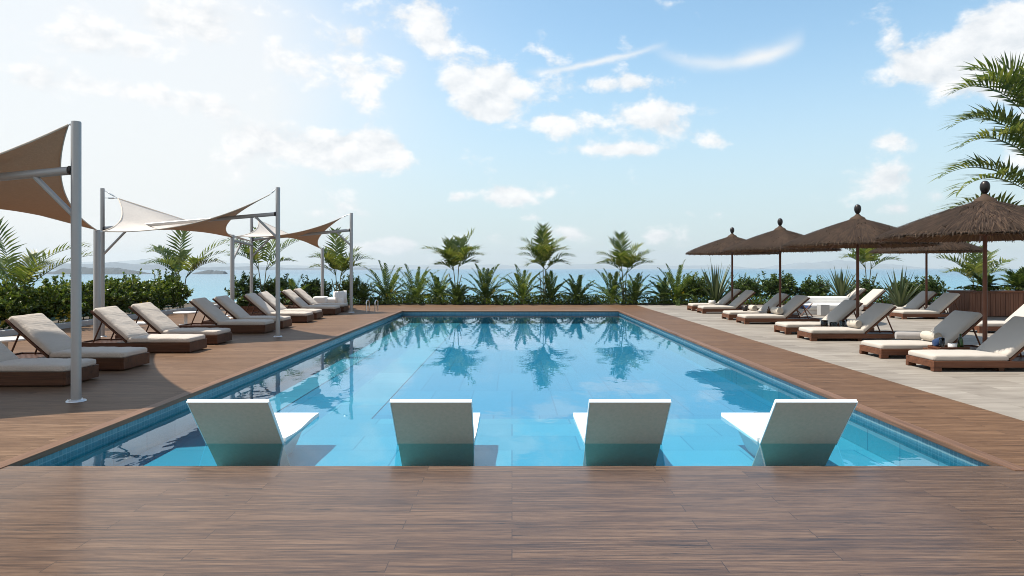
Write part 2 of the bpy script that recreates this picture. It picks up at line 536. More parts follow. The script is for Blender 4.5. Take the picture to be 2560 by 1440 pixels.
def sheet(name, rects, z, mat, thick=0.0):
    mb = MB()
    for (x0, x1, y0, y1) in rects:
        if thick:
            mb.box(x0, x1, y0, y1, z - thick, z)
        else:
            mb.add([(x0, y0, z), (x1, y0, z), (x1, y1, z), (x0, y1, z)], [(0, 1, 2, 3)])
    return tag(mb.build(name, mat), kind='structure')


cw = 0.09
ov = 0.03
tag(sheet("deck", [(-16, 16, -4, PY0 - cw)], 0.0, M['deck'], 0.05), "dark timber deck in the foreground", None, None, 'structure')
tag(sheet("side_deck", [(LX, PX0 - cw, PY0 - cw + 0.003, DY1), (PX0 - cw + .003, PX1 + cw - .003, PY1 + cw, DY1)], 0.0, M['deck_left'], 0.05), "timber deck under the left loungers and across the far end", None, None, 'structure')
sheet("deck_edge", [(PX0 - cw + .002, PX1 + cw - .002, PY0 - cw + .002, PY0 + ov)], 0.0, M['deck'], 0.04)
sheet("pool_walkway", [(PX1 + cw, TX, PY0 - cw + 0.003, DY1)], 0.0, M['deck_strip'], 0.05)
sheet("stone_terrace", [(TX + 0.004, 30, PY0 - cw + 0.003, DY1)], -0.004, M['stone'], 0.05)
# coping boards round the pool
mb = MB()
ov = 0.03
mb.box(PX0 - cw + .002, PX0 + ov, PY0 - cw + .002, PY1 + cw - .002, -0.045, 0.006, 0.006)
mb.box(PX1 - ov, PX1 + cw - .002, PY0 - cw + .002, PY1 + cw - .002, -0.045, 0.006, 0.012)
tag(mb.build("pool_coping", M['coping']), kind='structure')
mb = MB()
mb.box(PX0 + ov + .002, PX1 - ov - .002, PY1 - ov, PY1 + cw - .002, -0.045, 0.005, 0.006)
tag(mb.build("end_coping", M['coping_x']), kind='structure')
# basin
LEDGE = 8.7
FZ, LZ = -0.44, -0.42
mb = MB()
for (x0, y0, x1, y1) in ((PX0, PY0, PX0, PY1), (PX0, PY1, PX1, PY1), (PX1, PY1, PX1, PY0), (PX1, PY0, PX0, PY0)):
    mb.add([(x0, y0, -0.047), (x1, y1, -0.047), (x1, y1, -0.20), (x0, y0, -0.20)], [(0, 1, 2, 3)])
tag(mb.build("pool_wall", M['mosaic']), kind='structure')
mb = MB()
for (x0, y0, x1, y1) in ((PX0, PY0, PX0, PY1), (PX0, PY1, PX1, PY1), (PX1, PY1, PX1, PY0), (PX1, PY0, PX0, PY0)):
    mb.add([(x0, y0, -0.20), (x1, y1, -0.20), (x1, y1, -1.6), (x0, y0, -1.6)], [(0, 1, 2, 3)])
tag(mb.build("lower_pool_wall", M['floor_tile']), kind='structure')
mb = MB()
mb.box(PX0 + .002, PX1 - .002, PY0 + .002, LEDGE, -1.5, LZ, 0.01)                      # shallow shelf
for i, (xa, xb, z) in enumerate(((PX0 + .002, -3.15, -0.424), (-3.147, -2.45, -0.432), (-2.447, -1.8, -0.428))):
    if i == 1: continue
    mb.box(xa, xb, LEDGE + .003, PY1 - .003, -1.5, z, 0.01)                              # long steps on the left
tag(mb.build("pool_shelf", M['floor_tile']), kind='structure')
mb = MB()
mb.box(-1.797, PX1 - .002, LEDGE + .003, PY1 - .003, -1.5, FZ)
mb.box(-3.147, -2.45, LEDGE + .003, PY1 - .003, -1.5, FZ + .004)
tag(mb.build("pool_floor", M['deep_tile']), kind='structure')
mb = MB()
mb.add([(PX0 + .001, PY0 + .001, WZ), (PX1 - .001, PY0 + .001, WZ), (PX1 - .001, PY1 - .001, WZ), (PX0 + .001, PY1 - .001, WZ)], [(0, 1, 2, 3)])
tag(mb.build("pool_water", M['pool_water']), kind='structure')

# kerb, planting bed, cliff, sea
mb = MB()
mb.box(LX - 0.22, LX - .002, 2, DY1 + .3, -0.1, 0.13, 0.015)
tag(mb.build("kerb", M['concrete']), kind='structure')
mb = MB()
n = 60
xs = [-26 + i * (56.0 / n) for i in range(n + 1)]
rows = [DY1 + .004, DY1 + .5, DY1 + 1.2, DY1 + 2.2, DY1 + 3.0]
vs, fs = [], []
for j, y in enumerate(rows):
    for x in xs:
        z = [-0.02, 0.02, 0.04, -0.05, -1.0][j] + 0.05 * noise.noise(Vector((x * .9, y, 3)))
        vs.append((x, y, z))
for j in range(len(rows) - 1):
    for i in range(n):
        a = j * (n + 1) + i
        fs.append((a, a + 1, a + n + 2, a + n + 1))
mb.add(vs, fs, True)
# left bed
vs, fs = [], []
ys = [2 + i * (DY1 - 2) / 30 for i in range(31)]
for j, x in enumerate([LX - 0.222, LX - 0.8, LX - 2.0, LX - 3.0]):
    for y in ys:
        vs.append((x, y, [0.0, 0.04, 0.0, -1.0][j] + 0.05 * noise.noise(Vector((x, y * .8, 7)))))
for j in range(3):
    for i in range(30):
        a = j * 31 + i
        fs.append((a, a + 31, a + 32, a + 1))
mb.add(vs, fs, True)
tag(mb.build("planting_bed", M['soil']), kind='structure')
SEA = -9.0
mb = MB()
mb.box(-13.5, 34, -6, DY1 + 2.4, SEA - 1, -1.7, 0.3)
mb.box(-13.5, 34, -6, PY0 - 0.3, -1.69, -0.06)
mb.box(-13.5, PX0 - 0.3, PY0 - 0.29, DY1 + 2.2, -1.69, -0.3)
mb.box(PX1 + 0.3, 34, PY0 - 0.29, DY1 + 2.2, -1.69, -0.3)
mb.box(PX0 - 0.29, PX1 + 0.29, PY1 + 0.3, DY1 + 2.2, -1.69, -0.3)
tag(mb.build("terrain", M['rock']), kind='structure')
mb = MB()
S = 10500
NS = 48
vs = [(0, 0, SEA)]
fs = []
rad = [60, 200, 800, 3000, S]
for r in rad:
    for k in range(NS):
        a = 2 * PI * k / NS
        vs.append((r * math.cos(a), r * math.sin(a), SEA))
for k in range(NS):
    fs.append((0, 1 + k, 1 + (k + 1) % NS))
for j in range(len(rad) - 1):
    for k in range(NS):
        a = 1 + j * NS
        fs.append((a + k, a + NS + k, a + NS + (k + 1) % NS, a + (k + 1) % NS))
mb.add(vs, fs)
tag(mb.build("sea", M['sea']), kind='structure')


M['mid_hill'] = simple("hazy_hill", (0.10, 0.13, 0.16), 0.9, 0.0, 0.25, 0.02)  # blue-grey base colour carries part of the distance haze
M['islet'] = simple("hazy_wooded_island", (0.055, 0.072, 0.085), 0.9, 0.0, 0.35, 0.05)  # woodland shifted to blue: extra haze painted into its colour


def ridge(name, px0, px1, Y, prof, seed, depth):
    """a chain of hills at distance Y; prof = (px, height in photo px) points"""
    mb = MB()
    n = 90
    m_ = 8
    vs, fs = [], []
    for i in range(n + 1):
        px = px0 + (px1 - px0) * i / n
        h = 0
        for a, b in zip(prof, prof[1:]):
            if a[0] <= px <= b[0]:
                u = (px - a[0]) / (b[0] - a[0])
                u = u * u * (3 - 2 * u)
                h = a[1] + (b[1] - a[1]) * u
        e = min(1, 8 * min(i, n - i) / n)
        h = h + e * 0.16 * h * noise.fractal(Vector((px * 0.03, seed, 0)), 0.6, 2.0, 5) + e * 1.2 * noise.noise(Vector((px * .15, seed, 4)))
        H = max(0.0, h) * Y / F
        for j in range(m_ + 1):
            u = j / m_ * 2 - 1
            s_ = math.cos(u * PI / 2) ** 0.8
            yy = Y + u * depth
            vs.append((gx(px, Y) * (1 + u * depth / Y * 0.5), yy, SEA - 2 + (H + 2) * s_ * (1 + 0.15 * noise.noise(Vector((px * .02, u * 3, seed))))))
    for i in range(n):
        for j in range(m_):
            a = i * (m_ + 1) + j
            fs.append((a, a + m_ + 1, a + m_ + 2, a + 1))
    mb.add(vs, fs, True)
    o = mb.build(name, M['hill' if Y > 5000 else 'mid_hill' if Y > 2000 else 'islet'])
    return tag(o, kind='structure')


# heights are px above each ridge's own waterline
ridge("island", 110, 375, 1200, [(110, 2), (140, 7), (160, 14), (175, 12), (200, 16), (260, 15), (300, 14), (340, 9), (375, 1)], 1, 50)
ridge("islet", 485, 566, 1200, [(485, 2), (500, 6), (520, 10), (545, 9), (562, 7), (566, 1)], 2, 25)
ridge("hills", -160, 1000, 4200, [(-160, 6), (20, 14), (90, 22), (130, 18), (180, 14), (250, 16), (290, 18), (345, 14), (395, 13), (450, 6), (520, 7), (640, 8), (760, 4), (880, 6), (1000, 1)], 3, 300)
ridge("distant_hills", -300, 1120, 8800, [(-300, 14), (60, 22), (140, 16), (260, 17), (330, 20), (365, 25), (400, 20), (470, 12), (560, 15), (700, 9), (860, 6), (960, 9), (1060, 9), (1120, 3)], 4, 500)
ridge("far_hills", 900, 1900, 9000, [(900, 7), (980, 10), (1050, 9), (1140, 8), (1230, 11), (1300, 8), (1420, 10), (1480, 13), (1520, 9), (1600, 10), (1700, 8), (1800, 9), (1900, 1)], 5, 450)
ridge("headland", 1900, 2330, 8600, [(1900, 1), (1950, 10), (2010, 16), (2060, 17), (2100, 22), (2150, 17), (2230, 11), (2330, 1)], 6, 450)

# ------------------------------------------------------------------ loungers
def cushion(mb, sx, sy, sz, mat=None, seed=0, crease=0.004, nx=26):
    def fn(p):
        u = p.x / sx * 2 - 1
        w = p.y / (sy / 2)
        top = max(0.0, (p.z / sz - 0.45) / 0.55)
        puff = 0.016 * (1 - u ** 4) * (1 - w ** 4) * top
        z = p.z + puff + crease * top * noise.noise(Vector((p.x * 9, p.y * 2.2, seed)))
        x = p.x + 0.006 * noise.noise(Vector((p.y * 6, p.z * 9, seed + 5)))
        y = p.y + 0.006 * noise.noise(Vector((p.x * 6, p.z * 9, seed + 9)))
        return Vector((x, y, z))
    mb.rbox(sx, sy, sz, min(0.032, sz * .4), nx, 14, 6, fn, mat)


BACK_X, BACK_A = 1.13, R(41)


def make_lounger(kind):
    """foot at x=0, head at x=2; width along y"""
    left = kind == 'left'
    root = empty("sun_lounger", (0, 0, 0))
    wd = M['walnut'] if left else M['teak_red']
    cu = M['cushion_l'] if left else M['cushion_r']
    W = 0.70
    top = 0.19 if left else 0.15
    bot = 0.022 if left else 0.055
    f = MB()
    f.box(0.0, 0.028, -W / 2, W / 2, bot, top, 0.004)
    f.box(1.972, 2.0, -W / 2, W / 2, bot, top, 0.004)
    for s_ in (-1, 1):
        f.box(0.029, 1.971, s_ * (W / 2 - .014) - .014, s_ * (W / 2 - .014) + .014, bot, top - .001, 0.004)
    for k in range(22):
        xx = 0.05 + k * 0.087
        f.box(xx, xx + 0.068, -W / 2 + .03, W / 2 - .03, top - .045, top - .025)
    f.build("frame", wd, root)
    if left:
        g = MB()
        g.box(0.10, 1.9, -W / 2 + .07, W / 2 - .07, 0.0, bot + .03)
        g.build("plinth", M['walnut'], root)
    else:
        for x0 in (0.0, 1.88):
            for s_ in (-1, 1):
                g = MB()
                yc = s_ * (W / 2 - .035)
                g.box(x0 - .003, x0 + .12, yc - .038, yc + .038, 0.0, bot + .012, 0.004)
                g.build("leg", wd, root)
        g = MB()
        g.box(0.98, 1.06, -W / 2 + .05, W / 2 - .05, 0.0, bot + .01)
        g.build("centre_foot", M['walnut'], root)
    c = MB()
    cushion(c, BACK_X - .03, W - .03, 0.09, Matrix.Translation((0.012, 0, top - .006)), 1 if left else 4, 0.008 if left else 0.003)
    c.build("seat_cushion", cu, root)
    L = 0.80
    mt = Matrix.Translation((BACK_X, 0, top - .005)) @ Matrix.Rotation(-BACK_A, 4, 'Y')
    b = MB()
    for s_ in (-1, 1):
        b.box(0, L + .03, s_ * (W / 2 - .035) - .022, s_ * (W / 2 - .035) + .022, 0, .032, 0.004, mt)
    b.box(L - .01, L + .028, -W / 2 + .058, W / 2 - .058, 0.001, .031, 0.004, mt)
    for k in range(8):
        b.box(0.02 + k * .098, 0.09 + k * .098, -W / 2 + .058, W / 2 - .058, 0.006, .024, 0, mt)
    b.build("back_frame", wd, root)
    c = MB()
    cushion(c, L + .015, W - .02, 0.088, mt @ Matrix.Translation((0.0, 0, .034)), 2 if left else 5, 0.012 if left else 0.004, 22)
    c.build("back_cushion", cu, root)
    for s_ in (-1, 1):
        p = MB()
        hx = BACK_X + math.cos(BACK_A) * .58
        hz = top + math.sin(BACK_A) * .58
        p.tube([(hx, s_ * .27, hz), (hx + .17, s_ * .27, top - .02)], 0.015, 6)
        p.build("prop", wd, root)
    return root


LG = "sun loungers on the left deck"
RG = "sun loungers on the stone terrace"
left_labels = [
    "walnut lounger cut by the left photo edge, nearest of the left row",
    "second walnut lounger of the left row, just behind the tallest grey pole",
    "walnut lounger with the short grey post at its head, third in the left row",
    "fourth walnut lounger of the left row, just beyond the short grey post",
    "fifth walnut lounger of the left row, its foot showing left of the middle sail pole",
    "sixth walnut lounger of the left row, its foot crossed by the middle sail pole",
    "seventh walnut lounger of the left row, first one wholly beyond the middle sail pole",
    "eighth walnut lounger of the left row, third from its far end",
    "ninth walnut lounger of the left row, next to the farthest one",
    "farthest walnut lounger of the left row, in front of the white armchair",
]
lproto = make_lounger('left')
tag(lproto, left_labels[0], "sun lounger", LG)
lys = [8.59, 9.92, 11.98, 13.3, 15.6, 16.8, 18.6, 19.8, 21.8, 23.1]
for i, y in enumerate(lys):
    loc = (-5.64 + (0.02, 0, -.02, -.1, 0, 0, .05, -.03, 0, -.05)[i], y + .35, 0)
    rz = PI + R((0.3, -.4, .5, -.3, .2, -.5, .6, .3, -.6, .4)[i])
    if i == 0:
        lproto.location = loc
        lproto.rotation_euler = (0, 0, rz)
    else:
        dup(lproto, loc, rz, left_labels[i])
right_labels = [
    "cream lounger nearest the camera at the right edge, its back dappled with light",
    "cream lounger beside the tray with the blue bundle, second in the front right row",
    "cream lounger with the glass candle cups behind its seat, third in the front right row",
    "cream lounger just beyond the glass candle cups, fourth in the front right row",
    "cream lounger with a white rolled towel at its backrest, fifth in the front right row",
    "cream lounger with a folded towel and dark cup on its seat",
    "cream lounger in front of the farthest umbrella pole, seventh in the front right row",
    "cream lounger at the far right end with a white bowl on its seat",
]
rproto = make_lounger('right')
tag(rproto, right_labels[0], "sun lounger", RG)
rys = [9.89, 11.3, 14.0, 15.4, 18.2, 19.65, 22.45, 23.9]
for i, y in enumerate(rys):
    loc = (6.11 + (0, 0, .03, .07, .1, .14, .16, .2)[i], y + .35, 0)
    rz = R((0, .5, -.4, .3, .4, -.3, .5, -.2)[i])
    if i == 0:
        rproto.location = loc
        rproto.rotation_euler = (0, 0, rz)
    else:
        dup(rproto, loc, rz, right_labels[i])
rear = [
    ((11.45, 20.0, 0), "rear cream lounger next to the slatted planter, nearer of its pair"),
    ((11.65, 21.5, 0), "rear right cream lounger left of the slatted planter, farther of its pair"),
    ((11.25, 23.7, 0), "rear right cream lounger beside the unpotted sword plant, nearer of its pair"),
    ((11.3, 25.1, 0), "cream lounger farthest in the rear right row, beside the potted sword plant"),
    ((10.75, 15.7, 0), "cream lounger before the slatted planter at the right edge, foot only"),
]
for k, (loc, lab) in enumerate(rear):
    dup(rproto, (loc[0], loc[1] + .35, loc[2]), R((.6, -.5, .4, .2, -.3)[k]), lab)

# ------------------------------------------------------------------ in-pool chairs
def make_pool_chair():
    root = empty("pool_chair", (0, 0, 0))
    W = 0.71
    # backrest slab: from the waterline up towards the camera (-y)
    a = math.atan2(0.47, 0.39)
    L = 0.61
    mt = Matrix.Translation((0, 0.0, -.105)) @ Matrix.Rotation(-a, 4, 'X') @ Matrix.Rotation(PI, 4, 'Z')
    b = MB()
    b.box(-W / 2, W / 2, 0.0, L, -0.017, 0.0, 0.005, mt, 2)
    b.box(-W / 2, W / 2, L - .009, L - .001, -0.035, -0.0175, 0.003, mt, 2)
    for s_ in (-1, 1):
        b.box(s_ * (W / 2 - .004) - .004, s_ * (W / 2 - .004) + .004, 0.0, L - .0095, -0.035, -0.0175, 0.002, mt, 1)
    b.build("backrest", M['shell_white'], root)
    # bright front skin of the backrest and its rim
    b = MB()
    b.box(-W / 2 + .009, W / 2 - .009, -0.42, L - .0105, -0.034, -0.0185, 0.005, mt, 2)
    b.build("back_panel", M['shell'], root)
    s_ = MB()
    n = 16
    prof = []
    for i in range(n + 1):
        u = i / n
        prof.append((0.03 + 1.10 * u, -0.082 + 0.012 * math.sin(u * PI * 2 + 2.5)))
    vs, fs = [], []
    for (y, z) in prof:
        for x in (-W / 2, W / 2):
            vs.append((x, y, z)); vs.append((x, y, z - .042))
    for i in range(n):
        a0 = i * 4
        b0 = a0 + 4
        fs += [(a0, a0 + 2, b0 + 2, b0), (a0 + 1, b0 + 1, b0 + 3, a0 + 3), (a0, b0, b0 + 1, a0 + 1), (a0 + 2, a0 + 3, b0 + 3, b0 + 2)]
    fs += [(0, 1, 3, 2), (n * 4, n * 4 + 2, n * 4 + 3, n * 4 + 1)]
    s_.add(vs, fs, False)
    s_.build("seat", M['shell_white'], root)
    g = MB()
    vs, fs = [], []
    cur = [(0.06, -.126), (0.16, -.22), (0.28, -.32), (0.40, -.418), (0.80, -.418), (0.92, -.36), (1.0, -.28), (1.08, -.20), (1.12, -.126)]
    for (y, z) in cur:
        q = .13 + .06 * min(1, max(0, -.145 - z) / .27)
        vs.append((-W / 2 + q, y, z)); vs.append((W / 2 - q, y, z))
    nn = len(cur)
    for i in range(nn - 1):
        fs.append((2 * i, 2 * i + 1, 2 * i + 3, 2 * i + 2))
    fs.append(tuple(2 * i for i in range(nn)))
    fs.append(tuple(2 * i + 1 for i in reversed(range(nn))))
    fs.append((0, 2 * nn - 2, 2 * nn - 1, 1))
    g.add(vs, fs)
    g.build("base", M['shell_white'], root)
    return root


pool_labels = ["in-pool chair at the left, its wide white seat showing right of the backrest",
               "in-pool chair second from left, a thin white seat edge showing at its right",
               "in-pool chair second from right, a thin white seat edge showing at its left",
               "in-pool chair at the right, nearest the walkway, its seat showing left of the backrest"]
pc = make_pool_chair()
tag(pc, pool_labels[0], "pool chair", "chairs standing in the shallow pool")
for i, x in enumerate((-2.455, -0.70, 1.02, 2.63)):
    loc = (x, 6.30, 0)
    if i == 0:
        pc.location = loc
    else:
        dup(pc, loc, 0, pool_labels[i])

# ------------------------------------------------------------------ shade sails and their poles
def pole(parent, x, y, h, r, plate=True):
    p = MB()
    p.tube([(x, y, 0.006), (x, y, h - .01), (x, y, h)], [r, r, r * .93], 20)
    p.build("pole", M['steel'], parent)
    if plate:
        q = MB()
        q.lathe([(0, 0.022), (r * 1.1, 0.022), (r * 1.9, 0.012), (r * 2.0, 0.0)], (x, y, 0.001), 28)
        for kk in range(6):
            an = 2 * PI * kk / 6 + .3
            q.lathe([(0.0, .026), (.007, .026), (.008, .012)], (x + r * 1.55 * math.cos(an), y + r * 1.55 * math.sin(an), 0.0), 8, False)
        q.build("base_plate", M['plate'], parent)


def bar(parent, name, a, b, r, mat=None):
    p = MB()
    p.tube([a, b], r, 14)
    return p.build(name, mat or M['steel'], parent)


def ring(parent, name, p, d, r, w):
    q = MB()
    d = Vector(d).normalized() * w
    p = Vector(p)
    q.tube([p - d, p - d * .98, p + d * .98, p + d], [r * .9, r, r, r * .9], 16)
    return q.build(name, M['finial'], parent)


def rail_frame(bx, by, h, ax, ay, ah, beam_z, beam_z2, label, r):
    root = empty("steel_frame", (bx, by, 0), 0, label, "sail frame", "grey steel frames holding the sails")
    pole(root, 0, 0, h, r)
    pole(root, ax - bx, ay - by, ah, r * .95)
    d = Vector((ax - bx, ay - by, 0)).normalized()
    e = Vector((ax - bx, ay - by, 0))
    bar(root, "beam", d * (r * .8) + Vector((0, 0, beam_z)), e - d * (r * .8) + Vector((0, 0, beam_z2)), r * .9)
    ring(root, "collar", d * (r * 1.05) + Vector((0, 0, beam_z)), d, r * 1.0, .022)
    ring(root, "collar", e - d * (r * 1.05) + Vector((0, 0, beam_z2)), d, r * 1.0, .022)
    k = 0.48
    zt = beam_z + (beam_z2 - beam_z) * k / e.length
    bar(root, "brace", d * (r * .7) + Vector((0, 0, beam_z - .50)), d * k + Vector((0, 0, zt - r * .6)), r * .55)
    zt = beam_z2 + (beam_z - beam_z2) * .55 / e.length
    bar(root, "brace", e - d * (r * .7) + Vector((0, 0, beam_z2 - .55)), e - d * .58 + Vector((0, 0, zt - r * .6)), r * .55)
    return root


def low_post(x, y, h, label, r):
    root = empty("sail_post", (x, y, 0), 0, label, "sail post", "short grey posts tying down the sails")
    pole(root, 0, 0, h, r)
    return root


rail_frame(-4.91, 7.69, 3.15, -8.94, 7.9, 3.15, 2.60, 2.28, "grey steel frame with the tallest, nearest pole at the left", 0.052)
rail_frame(-5.11, 14.9, 3.26, -8.94, 14.9, 3.24, 2.68, 2.36, "middle grey steel frame of two poles and a sloping beam", 0.047)
rail_frame(-5.43, 23.07, 3.36, -8.70, 22.8, 3.24, 2.78, 2.45, "farthest grey steel frame, its pole beside the last loungers", 0.055)
low_post(-7.86, 12.93, 2.22, "short grey post where the two nearest sails meet", 0.062)
lp = low_post(-8.40, 20.5, 2.50, "short grey post with a side arm and brace under the middle sail", 0.062)
bar(lp, "arm", (0.0, 0.06, 2.32), (-0.28, 2.22, 2.28), 0.045)
bar(lp, "brace", (0.0, 0.05, 1.75), (-0.12, 0.95, 2.27), 0.035)
low_post(-7.36, 26.5, 2.28, "farthest short grey post, beside the white armchair", 0.062)
low_post(-7.9, 4.6, 2.22, "short grey post outside the left edge holding the nearest sail", 0.062)


def sail(c, sags, ties, label, drops=(.01, .01, .01, .01)):
    """c: four corners in order; sags: how far each edge bows inward; ties: pole points"""
    c = [Vector(p) for p in c]
    o = (c[0] + c[1] + c[2] + c[3]) / 4
    root = empty("shade_sail", o, 0, label, "shade sail", "beige shade sails over the left loungers")
    ctr = o

    def edge(i, tt):
        a, b = c[i], c[(i + 1) % 4]
        p = a.lerp(b, tt)
        mid = (a + b) / 2
        inw = (ctr - mid)
        inw = inw - (b - a).normalized() * inw.dot((b - a).normalized())
        return p + inw.normalized() * (sags[i] * (b - a).length * 4 * tt * (1 - tt)) - Vector((0, 0, drops[i] * 4 * tt * (1 - tt)))
    N = 30
    vs, fs = [], []
    for i in range(N + 1):
        u = i / N
        for j in range(N + 1):
            w = j / N
            # Coons patch: e0 (c0->c1) at w=0, e2 (c3->c2) at w=1, e3 (c0->c3) at u=0, e1 (c1->c2) at u=1
            e0, e2 = edge(0, u), edge(2, 1 - u)
            e3, e1 = edge(3, 1 - w), edge(1, w)
            bil = c[0] * (1 - u) * (1 - w) + c[1] * u * (1 - w) + c[2] * u * w + c[3] * (1 - u) * w
            p = e0 * (1 - w) + e2 * w + e3 * (1 - u) + e1 * u - bil
            p = p + Vector((0, 0, 0.012 * noise.noise(Vector((u * 5, w * 5, c[0].y)))))
            vs.append(p - o)
    for i in range(N):
        for j in range(N):
            a = i * (N + 1) + j
            fs.append((a, a + N + 1, a + N + 2, a + 1))
    mb = MB()
    mb.add(vs, fs, True)
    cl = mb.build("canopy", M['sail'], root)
    hm = MB()
    for i in range(4):
        hm.tube([edge(i, k / 24) - o for k in range(25)], 0.011, 6)
    hm.build("hem", M['hem'], root)
    for i, tie in enumerate(ties):
        for q in tie:
            k = MB()
            k.tube([c[i] - o, Vector(q) - o], 0.007, 6)
            v_ = Vector(q) - c[i]
            k.tube([c[i] - o + v_ * .25, c[i] - o + v_ * .3, c[i] - o + v_ * .65, c[i] - o + v_ * .7], [.009, .015, .015, .009], 8)
            k.build("cable", M['plate'], root)
    return root


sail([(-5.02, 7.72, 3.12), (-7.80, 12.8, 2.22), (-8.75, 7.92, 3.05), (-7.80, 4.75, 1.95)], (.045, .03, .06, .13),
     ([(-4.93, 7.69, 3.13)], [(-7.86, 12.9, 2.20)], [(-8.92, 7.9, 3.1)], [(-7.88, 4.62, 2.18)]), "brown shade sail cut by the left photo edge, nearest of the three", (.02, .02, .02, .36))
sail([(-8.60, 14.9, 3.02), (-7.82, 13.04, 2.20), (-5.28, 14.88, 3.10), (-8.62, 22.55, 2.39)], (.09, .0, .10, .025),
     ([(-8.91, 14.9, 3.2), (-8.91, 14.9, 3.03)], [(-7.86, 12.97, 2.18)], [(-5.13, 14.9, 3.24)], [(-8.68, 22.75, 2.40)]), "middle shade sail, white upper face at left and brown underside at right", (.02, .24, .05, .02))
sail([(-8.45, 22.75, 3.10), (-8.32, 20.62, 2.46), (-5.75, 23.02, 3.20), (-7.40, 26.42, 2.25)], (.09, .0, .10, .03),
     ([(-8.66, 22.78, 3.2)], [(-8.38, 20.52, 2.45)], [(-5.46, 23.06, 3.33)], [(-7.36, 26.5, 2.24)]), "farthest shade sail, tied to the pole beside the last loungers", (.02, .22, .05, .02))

# ------------------------------------------------------------------ thatched umbrellas
def make_umbrella():
    root = empty("thatched_umbrella", (0, 0, 0))
    p = MB()
    p.tube([(0, 0, 0.0), (0, 0, 2.62)], [0.034, 0.030], 12)
    p.build("pole", M['pole_wood'], root)
    q = MB()
    q.box(-0.22, 0.22, -0.22, 0.22, 0.0, 0.045, 0.008)
    q.build("base_plate", M['walnut'], root)
    RR, ZR, ZA = 1.55, 2.03, 2.60

    def zt(r):                       # upper profile: a shallow, slightly domed cone
        u = r / RR
        return ZA - (ZA - ZR) * (0.80 * u + 0.20 * u ** 2.2)
    rr = random.Random(11)
    c = MB()
    # body
    prof = [(0.03, ZA + .02)] + [(RR * k / 10, zt(RR * k / 10)) for k in range(1, 11)]
    c.lathe([(r, z - .02) for r, z in prof], n=48)
    # straw in shingled rings; each blade a thin tapered strip
    def blade(ang, r0, r1, z0, z1, w, lift, jit):
        ca, sa = math.cos(ang), math.sin(ang)
        ang2 = ang + jit
        cb, sb = math.cos(ang2), math.sin(ang2)
        rm, zm = (r0 + r1) / 2, (z0 + z1) / 2 + lift
        am = (ang + ang2) / 2
        cm, sm_ = math.cos(am), math.sin(am)
        def pt(cx, sx, r, z, off):
            return (cx * r - sx * off, sx * r + cx * off, z)
        vs = [pt(ca, sa, r0, z0, -w), pt(ca, sa, r0, z0, w), pt(cm, sm_, rm, zm, w), pt(cm, sm_, rm, zm, -w), pt(cb, sb, r1, z1, w * .3), pt(cb, sb, r1, z1, -w * .3)]
        c.add(vs, [(0, 1, 2, 3), (3, 2, 4, 5)])
    rings = 15
    for k in range(rings):
        rc = RR * (k + .6) / rings
        nb = int(80 + 520 * rc / RR)
        for i in range(nb):
            a = 2 * PI * (i + rr.random()) / nb
            r0 = max(0.02, rc - .14 - .1 * rr.random())
            r1 = rc + .04 + .07 * rr.random()
            z0 = zt(r0) + .004
            z1 = zt(min(r1, RR)) + .006 + .018 * rr.random() - max(0, r1 - RR) * .75
            blade(a, r0, r1, z0, z1, .004 + .005 * rr.random(), .010 * rr.random(), rr.uniform(-.09, .09) * (.4 / max(.2, rc)))
    # ragged skirt hanging at the rim
    for i in range(1500):
        a = 2 * PI * rr.random()
        r0 = RR - .10 * rr.random()
        r1 = r0 + .02 + .045 * rr.random()
        z0 = zt(r0) - .02 * rr.random()
        blade(a, r0, r1, z0, z0 - .03 - .05 * rr.random(), .006 + .006 * rr.random(), .01, rr.uniform(-.03, .03))
    for i in range(50):              # stray wisps
        a = 2 * PI * rr.random()
        r0 = RR * (.35 + .6 * rr.random())
        z0 = zt(r0)
        blade(a, r0, r0 + .12, z0, z0 + .03 - .02 * rr.random(), .004, .03, rr.uniform(-.15, .15))
    cn = c.build("canopy", M['thatch'], root)
    # lining of straw seen from below
    c = MB()
    c.lathe([(r, z - .05) for r, z in reversed(prof)], n=48)
    for i in range(900):
        a = 2 * PI * rr.random()
        r0 = .15 + (RR - .5) * rr.random()
        r1 = min(RR - .02, r0 + .5 + .3 * rr.random())
        blade(a, r0, r1, zt(r0) - .06, zt(r1) - .065 - .02 * rr.random(), .005 + .006 * rr.random(), -.01, rr.uniform(-.03, .03))
    c.build("lining", M['thatch_under'], root)
    for k in range(8):
        a = 2 * PI * (k + .3) / 8
        rb = MB()
        rb.tube([(math.cos(a) * .03, math.sin(a) * .03, ZA - .13), (math.cos(a) * RR * .96, math.sin(a) * RR * .96, zt(RR * .96) - .10)], [0.017, 0.011], 6)
        rb.build("rib", M['pole_wood'], root)
        st = MB()
        st.tube([(math.cos(a) * .03, math.sin(a) * .03, 2.02), (math.cos(a) * RR * .5, math.sin(a) * RR * .5, zt(RR * .5) - .11)], 0.010, 6)
        st.build("strut", M['pole_wood'], root)
    cp = MB()
    cp.lathe([(0.17, ZA - .035), (0.14, ZA + .01), (0.07, ZA + .05), (0.045, ZA + .08), (0.02, ZA + .10)], n=20)
    cp.build("cap", M['thatch'], root)
    fi = MB()
    ez = ZA + .195
    fi.tube([(0, 0, ZA + .07), (0, 0, ZA + .11), (0, 0, ZA + .13)], [0.035, 0.022, 0.03], 14)
    fi.lathe([(0.001, ez + .11)] + [(0.072 * math.sin(PI * k / 12) * (1 + .1 * math.cos(PI * k / 12)), ez + .11 * math.cos(PI * k / 12)) for k in range(1, 12)] + [(0.001, ez - .11)], n=20)
    fi.build("finial", M['finial'], root)
    return root


